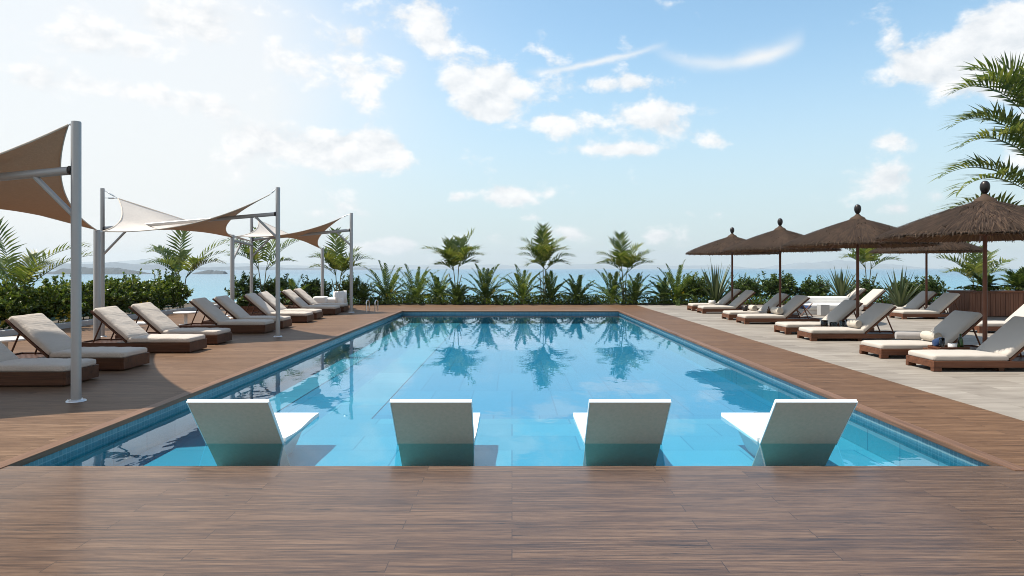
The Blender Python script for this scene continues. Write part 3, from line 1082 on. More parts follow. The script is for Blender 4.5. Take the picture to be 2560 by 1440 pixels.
ul = ["largest, nearest thatched umbrella at the right edge, dark egg finial against the palm fronds",
      "second nearest thatched umbrella of the front right row, beside the one at the right edge",
      "third thatched umbrella of the front right row, second from its far end",
      "farthest thatched umbrella of the front right row, its canopy tip reaching farthest left",
      "thatched umbrella of the rear row, its canopy mostly hidden behind the nearest umbrella"]
uproto = make_umbrella()
tag(uproto, ul[0], "umbrella", "thatched umbrellas on the stone terrace")
for i, (x, y, rz) in enumerate(((7.60, 10.97, 0.1), (7.62, 15.05, .5), (7.56, 19.25, 1.1), (7.58, 23.5, .8), (12.75, 21.0, .3))):
    if i == 0:
        uproto.location = (x, y, 0)
    else:
        dup(uproto, (x, y, 0), rz, ul[i])

# ------------------------------------------------------------------ plants
UP = Vector((0, 0, 1))


def frond(mb, base, az, el0, length, droop, nl=20, ll=0.42, lw=0.022, vee=0.35, t0=0.22, leafdroop=0.25, rr=rng, rach=0.010):
    """az in degrees (0 = +x, 90 = away); el0 start elevation; droop = how much it bends over"""
    az, el0, droop = R(az), R(el0), R(droop)
    n = 14
    p = Vector(base)
    pts, tans = [p.copy()], []
    for i in range(n):
        tt = (i + .5) / n
        el = el0 - droop * tt ** 1.6
        d = Vector((math.cos(az) * math.cos(el), math.sin(az) * math.cos(el), math.sin(el)))
        tans.append(d)
        p = p + d * (length / n)
        pts.append(p.copy())
    tans.append(tans[-1])
    mb.tube(pts, [rach * (1 - .85 * i / n) + .0015 for i in range(n + 1)], 4, False)
    side = Vector((-math.sin(az), math.cos(az), 0))
    for k in range(nl):
        tt = t0 + (1 - t0) * (k + .3 * rr.random()) / nl
        x = tt * n
        i = min(n - 1, int(x))
        pos = pts[i].lerp(pts[i + 1], x - i)
        tg = tans[i]
        nrm = side.cross(tg).normalized()
        if nrm.z < 0: nrm = -nrm
        s = (tt - t0) / (1 - t0)
        L = ll * (0.45 + 0.75 * math.sin(PI * (0.15 + .75 * s)) ) * rr.uniform(.88, 1.1)
        if s > .9: L *= .75
        ang = R(68 - 42 * s) + rr.uniform(-.08, .08)
        for sg in (-1, 1):
            d = (tg * math.cos(ang) + (side * sg) * math.sin(ang) + nrm * vee * rr.uniform(.6, 1.3)).normalized()
            d2 = (d - UP * leafdroop * rr.uniform(.6, 1.5)).normalized()
            wv = d.cross(nrm)
            if wv.length < 1e-3: continue
            wv = wv.normalized() * lw * rr.uniform(.8, 1.2)
            m0 = pos + d * L * .38
            e = m0 + d2 * L * .62
            cr = nrm * lw * .35
            mb.add([pos - wv * .35, pos + wv * .35, m0 + wv + cr, m0 - wv + cr, e], [(0, 1, 2, 3), (3, 2, 4)])


PG = {}


def palm(x, y, fronds, stems, label, z0=0.0, group="palms behind the far edge", mat='palm', lw=0.042, ll=0.50, nl=14, trunk_r=0.022):
    """fronds: (stem index, az, el, length, droop, up-shift)"""
    root = empty("palm_tree", (x, y, z0), 0, label, "palm", group)
    tb = MB()
    tops = []
    for (dx, dy, h, lx, ly) in stems:
        a = Vector((dx, dy, 0))
        b = Vector((dx + lx * .35, dy + ly * .35, h * .55))
        c = Vector((dx + lx, dy + ly, h))
        tb.tube([a, a.lerp(b, .5) + Vector((0, 0, .02)), b, b.lerp(c, .5), c], [trunk_r * 1.25, trunk_r * 1.1, trunk_r, trunk_r * .85, trunk_r * .7], 7)
        tops.append(c)
    tb.build("trunk", M['bark'] if trunk_r < .05 else M['palm_trunk'], root)
    mb = MB()
    rr = random.Random(int(x * 100 + y * 7))
    for f in fronds:
        i, az, el, L, dr = f[:5]
        b = tops[i] - Vector((0, 0, f[5] if len(f) > 5 else 0.05))
        frond(mb, b, az, el, L, dr, nl, ll, lw, rr=rr)
    mb.build("crown", M[mat], root)
    return root


Yp = 28.5
palm(gx(1140, Yp), Yp, [(0, 172, 62, 1.75, 75), (0, 150, 80, 1.25, 30), (0, 118, 83, 1.35, 35), (1, 22, 74, 1.65, 22), (1, 30, 60, 1.3, 60), (1, -12, 50, 1.25, 70), (0, 205, 70, 1.2, 80), (1, -40, 65, 1.1, 60), (0, 240, 75, 1.1, 75), (1, 80, 85, 1.2, 30), (0, 185, 40, .8, 60), (1, 5, 35, .8, 60), (0, 260, 60, .9, 80)],
     [(0, 0, 1.45, -.10, 0), (.05, .02, 1.6, .06, .02), (-.05, 0, 1.3, -.25, 0), (.02, .03, 1.2, .2, .1)], "young green palm left of centre, one long frond stretched to the left")
palm(gx(1358, Yp), Yp, [(0, 90, 88, 1.8, 20), (0, 265, 86, 1.55, 30), (0, 160, 74, 1.6, 62), (0, 20, 74, 1.65, 62), (1, 178, 58, 1.35, 75), (1, 2, 56, 1.4, 78), (0, 195, 68, 1.35, 80), (0, -18, 66, 1.4, 80), (1, 215, 45, 1.0, 80), (1, -30, 45, 1.1, 80), (0, 240, 72, 1.25, 75), (0, 300, 72, 1.25, 75), (0, 120, 72, 1.2, 60), (0, 60, 72, 1.2, 60)],
     [(0, 0, 1.55, 0, 0), (.06, .02, 1.45, .05, .02), (-.07, 0, 1.35, -.08, 0), (.03, .05, 1.2, .22, 0)], "tallest centre palm, straight and evenly spread, above the middle of the pool end")
palm(gx(1560, Yp), Yp, [(0, 100, 86, 1.6, 25), (0, 140, 80, 1.45, 35), (0, 168, 62, 1.35, 72), (0, 175, 40, 1.1, 60), (1, 12, 58, 1.35, 50), (1, 25, 75, 1.3, 40), (1, -8, 42, 1.15, 55), (0, 200, 55, 1.0, 80), (1, -35, 60, 1.0, 75), (0, 250, 70, 1.1, 75), (1, 290, 65, 1.1, 80)],
     [(0, 0, 1.4, -.08, 0), (.05, .03, 1.35, .06, 0), (-.02, .05, 1.25, -.16, 0)], "green palm right of centre, its fronds bunched to the left and right")
palm(-12.0, 16.5, [(0, 170, 80, 1.9, 30), (0, 12, 56, 2.1, 62), (1, 25, 48, 2.0, 50), (0, 185, 48, 1.3, 60), (1, 60, 70, 1.0, 60), (0, 230, 55, 1.2, 80), (1, -40, 60, 1.1, 80), (0, 150, 62, 1.2, 60), (1, 90, 75, 1.1, 40)],
     [(0, 0, 1.0, -.04, 0), (.05, .05, .95, .08, 0)], "feathery palm behind the hedge at the left photo edge", group="palms behind the far edge", ll=.44, lw=.024, nl=20)
palm(gx(452, 24.6), 24.6, [(0, 168, 68, 1.75, 85), (0, 155, 62, 1.6, 50), (0, 95, 84, 1.9, 25), (1, 18, 60, 2.1, 50), (1, 30, 55, 1.8, 60), (1, 5, 48, 1.5, 70), (0, 190, 52, 1.3, 75), (1, -30, 60, 1.2, 75), (0, 235, 65, 1.0, 75), (0, 70, 80, 1.0, 40)],
     [(0, 0, 1.2, -.10, 0), (.06, .03, 1.2, .12, 0), (-.05, .04, 1.0, -.15, 0)], "palm at the far end of the left hedge, under the middle sail")
palm(gx(655, 28.2), 28.2, [(0, 165, 65, 1.9, 80), (0, 175, 72, 2.2, 95), (0, 110, 86, 1.7, 30), (1, 12, 60, 2.0, 50), (1, 25, 68, 1.9, 60), (0, 190, 55, 1.4, 80), (1, -5, 40, 1.3, 60), (0, 250, 66, 1.2, 75), (1, 60, 78, 1.6, 40), (0, 215, 72, 1.4, 80)],
     [(0, 0, 1.5, -.15, 0), (.06, .03, 1.45, .1, 0), (-.06, .05, 1.2, .35, 0)], "palm seen between the two poles right under the middle sail")
palm(gx(843, 28.2), 28.2, [(0, 110, 87, 1.9, 22), (0, 75, 80, 1.7, 40), (0, 168, 62, 1.5, 80), (0, 150, 74, 1.3, 50), (1, 10, 58, 1.6, 78), (1, 30, 74, 1.4, 50), (1, -20, 48, 1.2, 75), (0, 195, 45, 1.1, 75), (0, 240, 70, 1.2, 70), (1, 300, 66, 1.1, 70), (1, 5, 70, 1.2, 60), (0, 180, 75, 1.1, 60)],
     [(0, 0, 1.25, -.06, 0), (.06, .03, 1.2, .08, 0), (-.04, .04, 1.05, -.2, 0)], "palm behind the white armchair, crossed by the farthest short post")
palm(gx(2168, 28.6), 28.6, [(0, 168, 62, 1.7, 75), (0, 150, 75, 1.7, 50), (0, 100, 86, 1.6, 25), (1, 12, 62, 1.7, 78), (1, 30, 74, 1.6, 45), (1, -15, 45, 1.2, 70), (0, 190, 48, 1.2, 70), (0, 240, 68, 1.2, 75), (1, 70, 82, 1.5, 30)],
     [(0, 0, 1.55, -.08, 0), (.07, .03, 1.5, .1, 0), (.12, 0, 1.3, .3, 0)], "palm behind the second nearest thatched umbrella, stems right of its pole")
palm(gx(2437, 26.4), 26.4, [(0, 170, 64, 1.75, 72), (0, 155, 78, 1.6, 45), (0, 110, 86, 1.7, 25), (1, 10, 50, 1.8, 50), (1, 28, 70, 1.6, 45), (0, 185, 48, 1.3, 75), (0, 140, 70, 1.3, 60), (1, -20, 55, 1.2, 75), (0, 240, 68, 1.1, 75), (1, 60, 80, 1.5, 30)],
     [(0, 0, .95, -.05, 0), (.06, .03, .9, .08, 0), (-.03, .05, .8, -.15, 0)], "bushy palm behind the slatted planter, under the nearest umbrella", group="palms behind the far edge")

# tall palm at the right edge
xr, yr = 14.35, 18.6
palm(xr, yr, [(0, 178, 58, 2.6, 95), (0, 190, 70, 2.3, 100), (0, 170, 78, 2.4, 85), (1, 180, 52, 2.7, 92), (1, 165, 65, 2.2, 90), (2, 185, 50, 2.9, 90), (2, 200, 62, 2.4, 95), (3, 176, 46, 3.0, 85), (3, 160, 55, 2.6, 85), (4, 183, 35, 2.8, 75),
              (0, 100, 75, 2.0, 60), (0, 20, 60, 2.4, 80), (1, 320, 60, 2.4, 80), (2, 30, 60, 2.4, 80), (3, 350, 55, 2.4, 80), (0, 250, 65, 2.2, 80), (1, 110, 65, 2.0, 70), (2, 80, 66, 2.0, 70), (0, 160, 84, 1.9, 40), (4, 170, 28, 2.5, 60), (3, 192, 34, 2.9, 80)],
     [(0, 0, 5.45, -.2, 0), (.1, .1, 4.7, -.1, .05), (.2, -.05, 4.05, -.05, 0), (.05, -.1, 3.35, -.08, 0), (.15, .12, 2.75, -.1, 0)], "tall palm at the right photo edge, drooping fronds above the nearest umbrella", nl=24, ll=.70, lw=.036, trunk_r=.07, group="tall palm")


def cycad(x, y, h, n, label, z0=0.0, seed=0, spread=1.0, mat='cycad', ll=.24, lw=.02, yellow=False):
    root = empty("cycad", (x, y, z0), 0, label, "cycad", "low cycads and ferns along the pool end")
    rr = random.Random(seed * 13 + 5)
    st = MB()
    st.lathe([(0.10, 0), (0.11, .08), (0.08, .16), (0.02, .19)], n=10)
    st.build("trunk", M['palm_trunk'], root)
    mb = MB()
    for k in range(n):
        az = 360 * (k * 0.381966) + rr.uniform(-12, 12)
        u = (k + .5) / n
        el = 86 - 70 * u ** .85 * spread + rr.uniform(-6, 6)
        L = h * rr.uniform(.85, 1.1) * (1.0 - .12 * u)
        frond(mb, (rr.uniform(-.05, .05), rr.uniform(-.05, .05), .14), az, el, L, 26 + 34 * u, 17, ll * rr.uniform(.85, 1.1), lw, .3, .16, .12, rr, .011)
    mb.build("crown", M[mat], root)
    if yellow:
        yb = MB()
        for k in range(3):
            a = rr.uniform(200, 340)
            leaf(yb, Vector((math.cos(R(a)) * .35, math.sin(R(a)) * .35, .28 + .1 * k)), Vector((math.cos(R(a)) * .4, math.sin(R(a)) * .4, .8)).normalized(), .2, .06, rr)
        yb.build("dry_leaf", M['yellow_leaf'], root)
    return root


def leaf(mb, p, d, L, w, rr):
    q = Vector((rr.uniform(-1, 1), rr.uniform(-1, 1), rr.uniform(-1, 1)))
    s = d.cross(q)
    if s.length < 1e-3: return
    s.normalize()
    nn = s.cross(d).normalized()
    m = p + d * L * .45 + nn * L * .06
    e = p + d * L - nn * L * .08
    mb.add([p, m + s * w, e, m - s * w, p + d * L * .45], [(0, 4, 1), (4, 2, 1), (0, 3, 4), (4, 3, 2)])


def shrub_mass(mb, tw, c, rad, nclump, rr, L=.11, w=.026, per=16, floor=0.02):
    """leaf sprays through an uneven volume, each on its own twig"""
    c = Vector(c)
    for k in range(nclump):
        a = rr.uniform(0, 2 * PI)
        zz = rr.uniform(-.75, 1.0)
        r_ = math.sqrt(max(0, 1 - zz * zz))
        dirn = Vector((math.cos(a) * r_, math.sin(a) * r_, zz))
        bump = 0.78 + .38 * noise.noise(Vector((dirn.x * 2.2 + c.x, dirn.y * 2.2 + c.y, dirn.z * 2.2)))
        rho = rr.random() ** .38 * bump
        p = c + Vector((dirn.x * rad[0], dirn.y * rad[1], dirn.z * rad[2])) * rho
        if p.z < floor: continue
        ax = (dirn + Vector((rr.uniform(-.5, .5), rr.uniform(-.5, .5), rr.uniform(.1, 1.0)))).normalized()
        ln = rr.uniform(.10, .22)
        if tw is not None and k % 3 == 0:
            tw.tube([p - ax * ln * 1.5, p + ax * ln], .004, 3, False)
        for j in range(per):
            u = j / per
            q = p + ax * ln * (u * 1.4 - .4)
            d = (ax * rr.uniform(.1, .9) + Vector((rr.uniform(-1, 1), rr.uniform(-1, 1), rr.uniform(-.6, .8)))).normalized()
            leaf(mb, q, d, L * rr.uniform(.7, 1.25), w * rr.uniform(.8, 1.3), rr)


def shrub(x, y, rad, h, label, n=170, mat='shrub', seed=0, z0=0.0, L=.12, w=.028, shoots=4, group="leafy shrubs along the terrace edge"):
    root = empty("shrub", (x, y, z0), 0, label, "shrub", group)
    rr = random.Random(seed * 31 + 3)
    mb, tw = MB(), MB()
    for k in range(5):
        a = rr.uniform(0, 2 * PI)
        tw.tube([(0.04 * math.cos(a), .04 * math.sin(a), 0), (rad[0] * .3 * math.cos(a), rad[1] * .3 * math.sin(a), h * .4), (rad[0] * .6 * math.cos(a), rad[1] * .6 * math.sin(a), h * .8)], [.014, .011, .005], 5, False)
    shrub_mass(mb, tw, (0, 0, h * .5), (rad[0], rad[1], h * .52), n, rr, L, w)
    for k in range(shoots):
        a = rr.uniform(0, 2 * PI)
        b = Vector((rad[0] * .6 * math.cos(a), rad[1] * .5 * math.sin(a), h * .8))
        e = b + Vector((rr.uniform(-.15, .15), rr.uniform(-.1, .1), rr.uniform(.25, .42)))
        tw.tube([b, e], .005, 4, False)
        for j in range(16):
            q = b.lerp(e, j / 15)
            leaf(mb, q, Vector((rr.uniform(-1, 1), rr.uniform(-1, 1), rr.uniform(.1, 1))).normalized(), L, w, rr)
    tw.build("stem", M['twig'], root)
    mb.build("foliage", M[mat], root)
    return root


def sword_plant(x, y, h, n, label, z0=0.0, seed=0, spread=50, w=.05):
    root = empty("sword_plant", (x, y, z0), 0, label, "sword plant", "spiky sword-leaved plants on the right")
    rr = random.Random(seed * 17 + 2)
    mb = MB()
    for k in range(n):
        az = R(360 * k * .381966 + rr.uniform(-15, 15))
        u = (k + .5) / n
        lean = R(4 + spread * u + rr.uniform(-4, 4))
        L = h * rr.uniform(.82, 1.05) * (1 - .15 * u)
        d = Vector((math.cos(az) * math.sin(lean), math.sin(az) * math.sin(lean), math.cos(lean)))
        s = Vector((-math.sin(az), math.cos(az), 0))
        nn = d.cross(s).normalized()
        b = Vector((math.cos(az) * .05, math.sin(az) * .05, 0.0))
        vs, fs = [], []
        segs = 6
        for i in range(segs + 1):
            q = i / segs
            ww = w * (0.55 + 1.2 * q * (1 - q) * 1.9) * (1 - q ** 3) + .001
            p = b + d * L * q + Vector((math.cos(az), math.sin(az), -.4)) * (.10 * L * q * q * u)
            vs += [p - s * ww + nn * ww * .5, p, p + s * ww + nn * ww * .5]
        for i in range(segs):
            a = 3 * i
            fs += [(a, a + 1, a + 4, a + 3), (a + 1, a + 2, a + 5, a + 4)]
        mb.add(vs, fs, True)
    mb.build("leaves", M['agave'], root)
    return root


# cycads along the far pool end (left to right)
cyl = [
    (968, 28.6, 1.45, 26, "dark cycad left end of the pool end row, behind the handrail", True),
    (1040, 28.7, 1.42, 24, "cycad second from left at the pool end, a bare gap to its left", False),
    (1098, 29.0, 1.15, 20, "small feathery cycad left of the long-fronded palm", False),
    (1143, 28.2, .75, 16, "tiny fern at the foot of the left centre palm", False),
    (1214, 28.5, 1.45, 30, "broad cycad just right of the left centre palm", True),
    (1306, 28.5, 1.35, 26, "cycad just left of the tallest centre palm, yellow leaf at its foot", True),
    (1378, 28.8, 1.1, 20, "wispy cycad at the foot of the tallest centre palm", False),
    (1444, 28.4, 1.05, 18, "compact lone cycad between the centre and right palms", False),
    (1530, 28.7, 1.35, 24, "spreading cycad at the left foot of the right centre palm", False),
    (1588, 28.5, 1.1, 20, "cycad at the right foot of the right centre palm, last before the sea gap", False),
    (1690, 28.4, 1.45, 26, "cycad at the start of the stone terrace, right of the sea gap", True),
    (1660, 28.9, 1.0, 16, "low cycad at the left fringe of the terrace planting", False),
]
for i, (px, y, h, n, lab, yl) in enumerate(cyl):
    cycad(gx(px, y), y, h * 1.14, n + 4, lab, 0.0, i + 1, 1.05, 'cycad', .165, .028, yl)
cycad(gx(738, 28.0), 28.0, 1.05, 18, "cycad behind the last sail loungers, right of the middle sail pole", 0, 31)
cycad(gx(908, 28.4), 28.4, .9, 16, "low cycad right of the farthest sail pole", 0, 32)

# shrubs
shrub(gx(590, 27.4), 28.3, (.75, .6), 1.15, "leafy shrub left of the arm post, behind the planter box", 150, seed=1)
shrub(gx(690, 28.2), 28.4, (.7, .55), 1.1, "leafy shrub between the third post and the middle sail pole", 150, seed=2)
shrub(gx(785, 28.3), 28.4, (.75, .55), 1.0, "leafy shrub left of the farthest short post", 150, seed=3)
shrub(gx(873, 28.5), 28.6, (.65, .5), 1.1, "dark leafy shrub behind the farthest tall pole", 130, seed=4, mat='hedge')
shrub(gx(1740, 28.6), 28.7, (.8, .6), 1.15, "dense dark shrub between the terrace cycad and the spiky plant", 190, seed=5, mat='hedge')
shrub(gx(1865, 28.6), 28.6, (.85, .55), 1.05, "leafy shrub just right of the farthest umbrella pole", 190, seed=6)
shrub(gx(1950, 28.6), 28.7, (.95, .6), 1.2, "tallest leafy shrub, behind the third umbrella pole", 240, seed=7, shoots=7)
shrub(gx(2040, 28.4), 28.5, (.75, .5), 1.0, "leafy shrub left of the potted spiky plant", 180, seed=8)
shrub(gx(2165, 28.0), 28.2, (.8, .5), 0.95, "leafy shrub at the foot of the palm behind the rear loungers", 170, seed=9)
shrub(gx(2300, 27.0), 28.0, (.8, .5), .95, "pale leafy shrub behind the rear lounger pair", 160, seed=10)
shrub(gx(2375, 26.5), 27.9, (.85, .5), 1.05, "leafy shrub left of the slatted planter", 170, seed=11)

# sword plants
sword_plant(gx(1790, 27.9), 27.95, 1.95, 34, "largest spiky sword plant, left of the farthest umbrella pole", 0.0, 1, 46, .05)
sword_plant(gx(2250, 26.0), 26.0, 1.6, 32, "spiky sword plant right of the second umbrella pole, behind the rear loungers", 0.0, 3, 52, .042)
sp = sword_plant(gx(2103, 25.2), 25.2, 1.28, 36, "spiky sword plant growing in the grey pot", 0.36, 2, 50, .04)
pt = MB()
pt.lathe([(0.0, 0.0), (0.19, 0.0), (0.22, 0.03), (0.29, 0.40), (0.27, 0.40), (0.24, 0.34), (0.0, 0.34)], n=28)
tag(pt.build("plant_pot", M['pot'], None, (gx(2103, 25.2), 25.2, 0)), "tapered grey plant pot holding a spiky plant", "plant pot")

# hedge along the left kerb
hr = empty("hedge", (LX - .9, 18.5, 0), 0, "dense dark green hedge behind the grey kerb along the left deck", "hedge")
mb, tw = MB(), MB()
rr = random.Random(99)
for k in range(26):
    y = -6.2 + 12.0 * k / 25
    h = 1.12 + .16 * noise.noise(Vector((y * .8, 1, 2)))
    shrub_mass(mb, tw, (rr.uniform(-.18, .18), y, h * .48), (.72, .62, h * .55), 105, rr, .115, .032, 17)
    tw.tube([(rr.uniform(-.1, .1), y, 0), (rr.uniform(-.25, .25), y + rr.uniform(-.2, .2), h * .8)], [.016, .006], 5, False)
for k in range(22):
    y = rr.uniform(-6, 5.6)
    b = Vector((rr.uniform(-.3, .5), y, .95))
    e = b + Vector((rr.uniform(-.15, .15), rr.uniform(-.15, .15), rr.uniform(.3, .5)))
    tw.tube([b, e], .005, 4, False)
    for j in range(14):
        leaf(mb, b.lerp(e, j / 13), Vector((rr.uniform(-1, 1), rr.uniform(-1, 1), rr.uniform(.2, 1))).normalized(), .12, .03, rr)
tw.build("stem", M['twig'], hr)
mb.build("foliage", M['hedge'], hr)
yb = MB()
for k in range(70):
    y = rr.choice((-3.2, -1.2, -.9, 2.4)) + rr.uniform(-.25, .25)
    leaf(yb, Vector((.62 + rr.uniform(-.05, .1), y, rr.uniform(.08, .4))), Vector((rr.uniform(.2, 1), rr.uniform(-1, 1), rr.uniform(-.2, 1))).normalized(), .13, .035, rr)
yb.build("pale_leaves", M['yellow_leaf'], hr)

# ground cover at the feet of the plants
mb = MB()
rr = random.Random(5)
for k in range(9500):
    x = rr.uniform(-11, 19)
    if 5.2 < x < 5.65: continue
    y = DY1 + .12 + rr.random() ** 1.3 * 1.5
    leaf(mb, Vector((x, y, .02 + .30 * rr.random() ** 2)), Vector((rr.uniform(-1, 1), rr.uniform(-1, .4), rr.uniform(.2, 1.2))).normalized(), rr.uniform(.10, .2), .03, rr)
tag(mb.build("ground_cover", M['hedge']), kind='stuff')

# ------------------------------------------------------------------ left-deck furniture
def round_table(x, y, r, h, label):
    root = empty("side_table", (x, y, 0), 0, label, "side table", "white side tables on the left deck")
    a = MB()
    a.lathe([(0, h), (r - .01, h), (r, h - .008), (r, h - .03), (r - .02, h - .045), (0, h - .045)], n=32)
    a.build("table_top", M['white'], root)
    b = MB()
    b.lathe([(0.045, h - .045), (0.04, .03), (0.05, .018), (0.16, .012), (0.165, 0.0)], n=20)
    b.build("leg", M['white'], root)


round_table(gx(18, 11.6), 11.55, .33, .31, "white round side table at the left photo edge, behind the second lounger")
round_table(gx(338, 15.0), 15.0, .33, .30, "white round side table between the fourth and fifth left loungers")
round_table(gx(462, 18.0), 18.05, .30, .34, "white round side table behind the fifth lounger backrest")
round_table(gx(577, 21.6), 21.6, .28, .42, "white round side table at the foot of the arm post")

root = empty("planter_box", (-8.15, 21.3, 0), 0, "low wooden planter box behind the left loungers", "planter box")
a = MB()
for s_ in (-1, 1):
    for k in range(3):
        a.box(-.45, .45, s_ * .25 - .012, s_ * .25 + .012, .02 + k * .10, .115 + k * .10, .003)
        a.box(s_ * .45 - .012, s_ * .45 + .012, -.236, .236, .021 + k * .10, .114 + k * .10, .003)
a.build("box", M['teak_red'], root)
b = MB()
b.box(-.435, .435, -.235, .235, .2, .27)
b.build("soil", M['soil'], root)
shrub(-8.15, 21.3, (.42, .24), .34, "bright low plants growing in the wooden planter box", 60, seed=21, z0=.24, L=.09, w=.03, shoots=0, group="planter greens")

root = empty("armchair", (gx(838, 25.3), 25.3, 0), 0, "white rounded armchair behind the last left loungers", "armchair")
a = MB()
a.rbox(.74, .70, .30, .06, 12, 12, 6, None, Matrix.Translation((-.37, 0, .10)))
a.build("seat", M['white_cloth'], root)
n = 18
b = MB()
for k in range(n):
    a0, a1 = PI * (-.42 + 1.05 * k / n), PI * (-.42 + 1.05 * (k + 1) / n)
    zt0 = .66 - .10 * abs(k / n - .5)
    vs = []
    for aa in (a0, a1):
        for r in (.32, .42):
            for z in (.10, zt0):
                vs.append((r * math.cos(aa), r * .95 * math.sin(aa), z))
    b.add(vs, [(0, 1, 5, 4), (2, 6, 7, 3), (1, 3, 7, 5), (0, 4, 6, 2), (0, 2, 3, 1), (4, 5, 7, 6)], True)
b.build("backrest", M['white'], root)
root = empty("ottoman", (gx(806, 25.2), 25.0, 0), 0, "white square ottoman left of the white armchair", "ottoman")
a = MB()
a.rbox(.46, .46, .26, .05, 10, 10, 6, None, Matrix.Translation((-.23, 0, .20)))
a.build("seat", M['white_cloth'], root)
b = MB()
b.box(-.20, .20, -.20, .20, 0, .20)
b.build("base", M['walnut'], root)

root = empty("pool_handrail", (gx(929, 23.6), 23.6, 0), 0, "pair of chrome pool handrails at the far left corner", "pool handrail")
for k, dx in enumerate((-.14, .16)):
    a = MB()
    pts = [(dx, -.22, 0), (dx, -.21, .25)]
    for q in range(9):
        an = PI * q / 8
        pts.append((dx + .05 * (1 - math.cos(an)) * .5, -.21 + .12 * (1 - math.cos(an)), .30 + .09 * math.sin(an)))
    pts += [(dx + .05, .03, .2), (dx + .05, .035, 0.0)]
    a.tube(pts, .018, 8)
    a.build("rail", M['chrome'], root)

# ------------------------------------------------------------------ right-terrace furniture and small things
def low_table(x, y, label, w=.42, d=.40, h=.20):
    root = empty("low_table", (x, y, 0), 0, label, "low table", "low wooden tables between the right loungers")
    a = MB()
    for k in range(4):
        a.box(-w / 2, w / 2, -d / 2 + k * d / 4 + .003, -d / 2 + (k + 1) * d / 4 - .003, h - .03, h, .003)
    a.build("table_top", M['teak_red'], root)
    for sx in (-1, 1):
        for sy in (-1, 1):
            b = MB()
            b.box(sx * (w / 2 - .03) - .02, sx * (w / 2 - .03) + .02, sy * (d / 2 - .03) - .02, sy * (d / 2 - .03) + .02, 0, h - .031)
            b.build("leg", M['teak_red'], root)


low_table(7.0, 10.97, "low wooden table holding the blue bundle, between the two nearest right loungers", .56)
low_table(7.05, 15.05, "low wooden table holding the glass candle cups", .6)
low_table(7.1, 19.28, "low wooden table between the fifth and sixth right loungers", .5)


def cup(x, y, z, r, h, label, mat, name="candle_cup", cat="candle cup", wax=True, group=None):
    root = empty(name, (x, y, z), 0, label, cat, group)
    a = MB()
    a.lathe([(0.001, 0.0), (r * .85, 0.0), (r * .98, h * .15), (r, h), (r - .006, h), (r * .93, h * .18), (0.001, .012)], n=20)
    a.build("vessel", mat, root)
    if wax:
        b = MB()
        b.lathe([(0.001, h * .45), (r * .88, h * .45), (r * .88, .014), (0.001, .014)], n=16)
        b.build("candle", M['ceramic'], root)
    return root


cup(6.86, 15.0, .201, .075, .15, "amber glass candle cup, leftmost on its low table", M['amber_glass'])
cup(7.04, 14.95, .201, .08, .11, "clear glass candle cup in the middle of its low table", M['glass'])
cup(7.27, 15.02, .201, .065, .14, "clear glass tumbler at the right of the candle table", M['glass'], "tumbler", "tumbler", False)


def rolled_towel(x, y, z, r, L, rz, label, mat='towel'):
    root = empty("rolled_towel", (x, y, z), rz, label, "rolled towel")
    a = MB()
    vs, fs = [], []
    n = 30
    ns = 10
    for i in range(ns + 1):
        yy = -L / 2 + L * i / ns
        e = 1 - .12 * abs(2 * i / ns - 1) ** 6
        for k in range(n):
            an = 2 * PI * k / n
            q = r * e * (1 + .03 * noise.noise(Vector((math.cos(an) * 2, math.sin(an) * 2, yy * 9))))
            vs.append((q * math.cos(an), yy, r * .96 + q * math.sin(an)))
    for i in range(ns):
        for k in range(n):
            fs.append((i * n + k, i * n + (k + 1) % n, (i + 1) * n + (k + 1) % n, (i + 1) * n + k))
    a.add(vs, fs, True)
    a.add(vs[:n], [tuple(reversed(range(n)))])
    a.add(vs[-n:], [tuple(range(n))])
    # spiral edge showing on the near end
    sp_ = [(r * (.1 + .85 * q / 40) * math.cos(q * .55), -L / 2 - .002, r * .96 + r * (.1 + .85 * q / 40) * math.sin(q * .55)) for q in range(41)]
    a.tube(sp_, .006, 4, False)
    a.build("roll", M[mat], root)
    return root


CT = .240                # seat cushion top
rolled_towel(7.16, 14.28, CT + .015, .085, .30, R(8), "cream rolled towel on the lounger behind the candle cups")
rolled_towel(7.18, 18.50, CT + .012, .10, .42, R(3), "white rolled towel leaning at the fifth lounger backrest")
rolled_towel(7.05, 19.98, CT + .012, .085, .40, R(-3), "cream folded towel roll on the sixth lounger seat")
rolled_towel(7.15, 11.65, CT + .015, .085, .34, R(5), "cream rolled towel behind the tray with the blue bundle")
rolled_towel(6.92, 11.92, CT + .012, .07, .40, R(75), "grey rolled blanket on the second lounger seat", 'grey_cloth')
cup(6.78, 19.85, CT + .012, .07, .15, "dark cup beside the folded towel on the sixth lounger", M['finial'], "cup", "cup", True)
cup(7.06, 24.1, CT + .012, .12, .10, "white bowl on the farthest front right lounger", M['ceramic'], "bowl", "bowl", False)

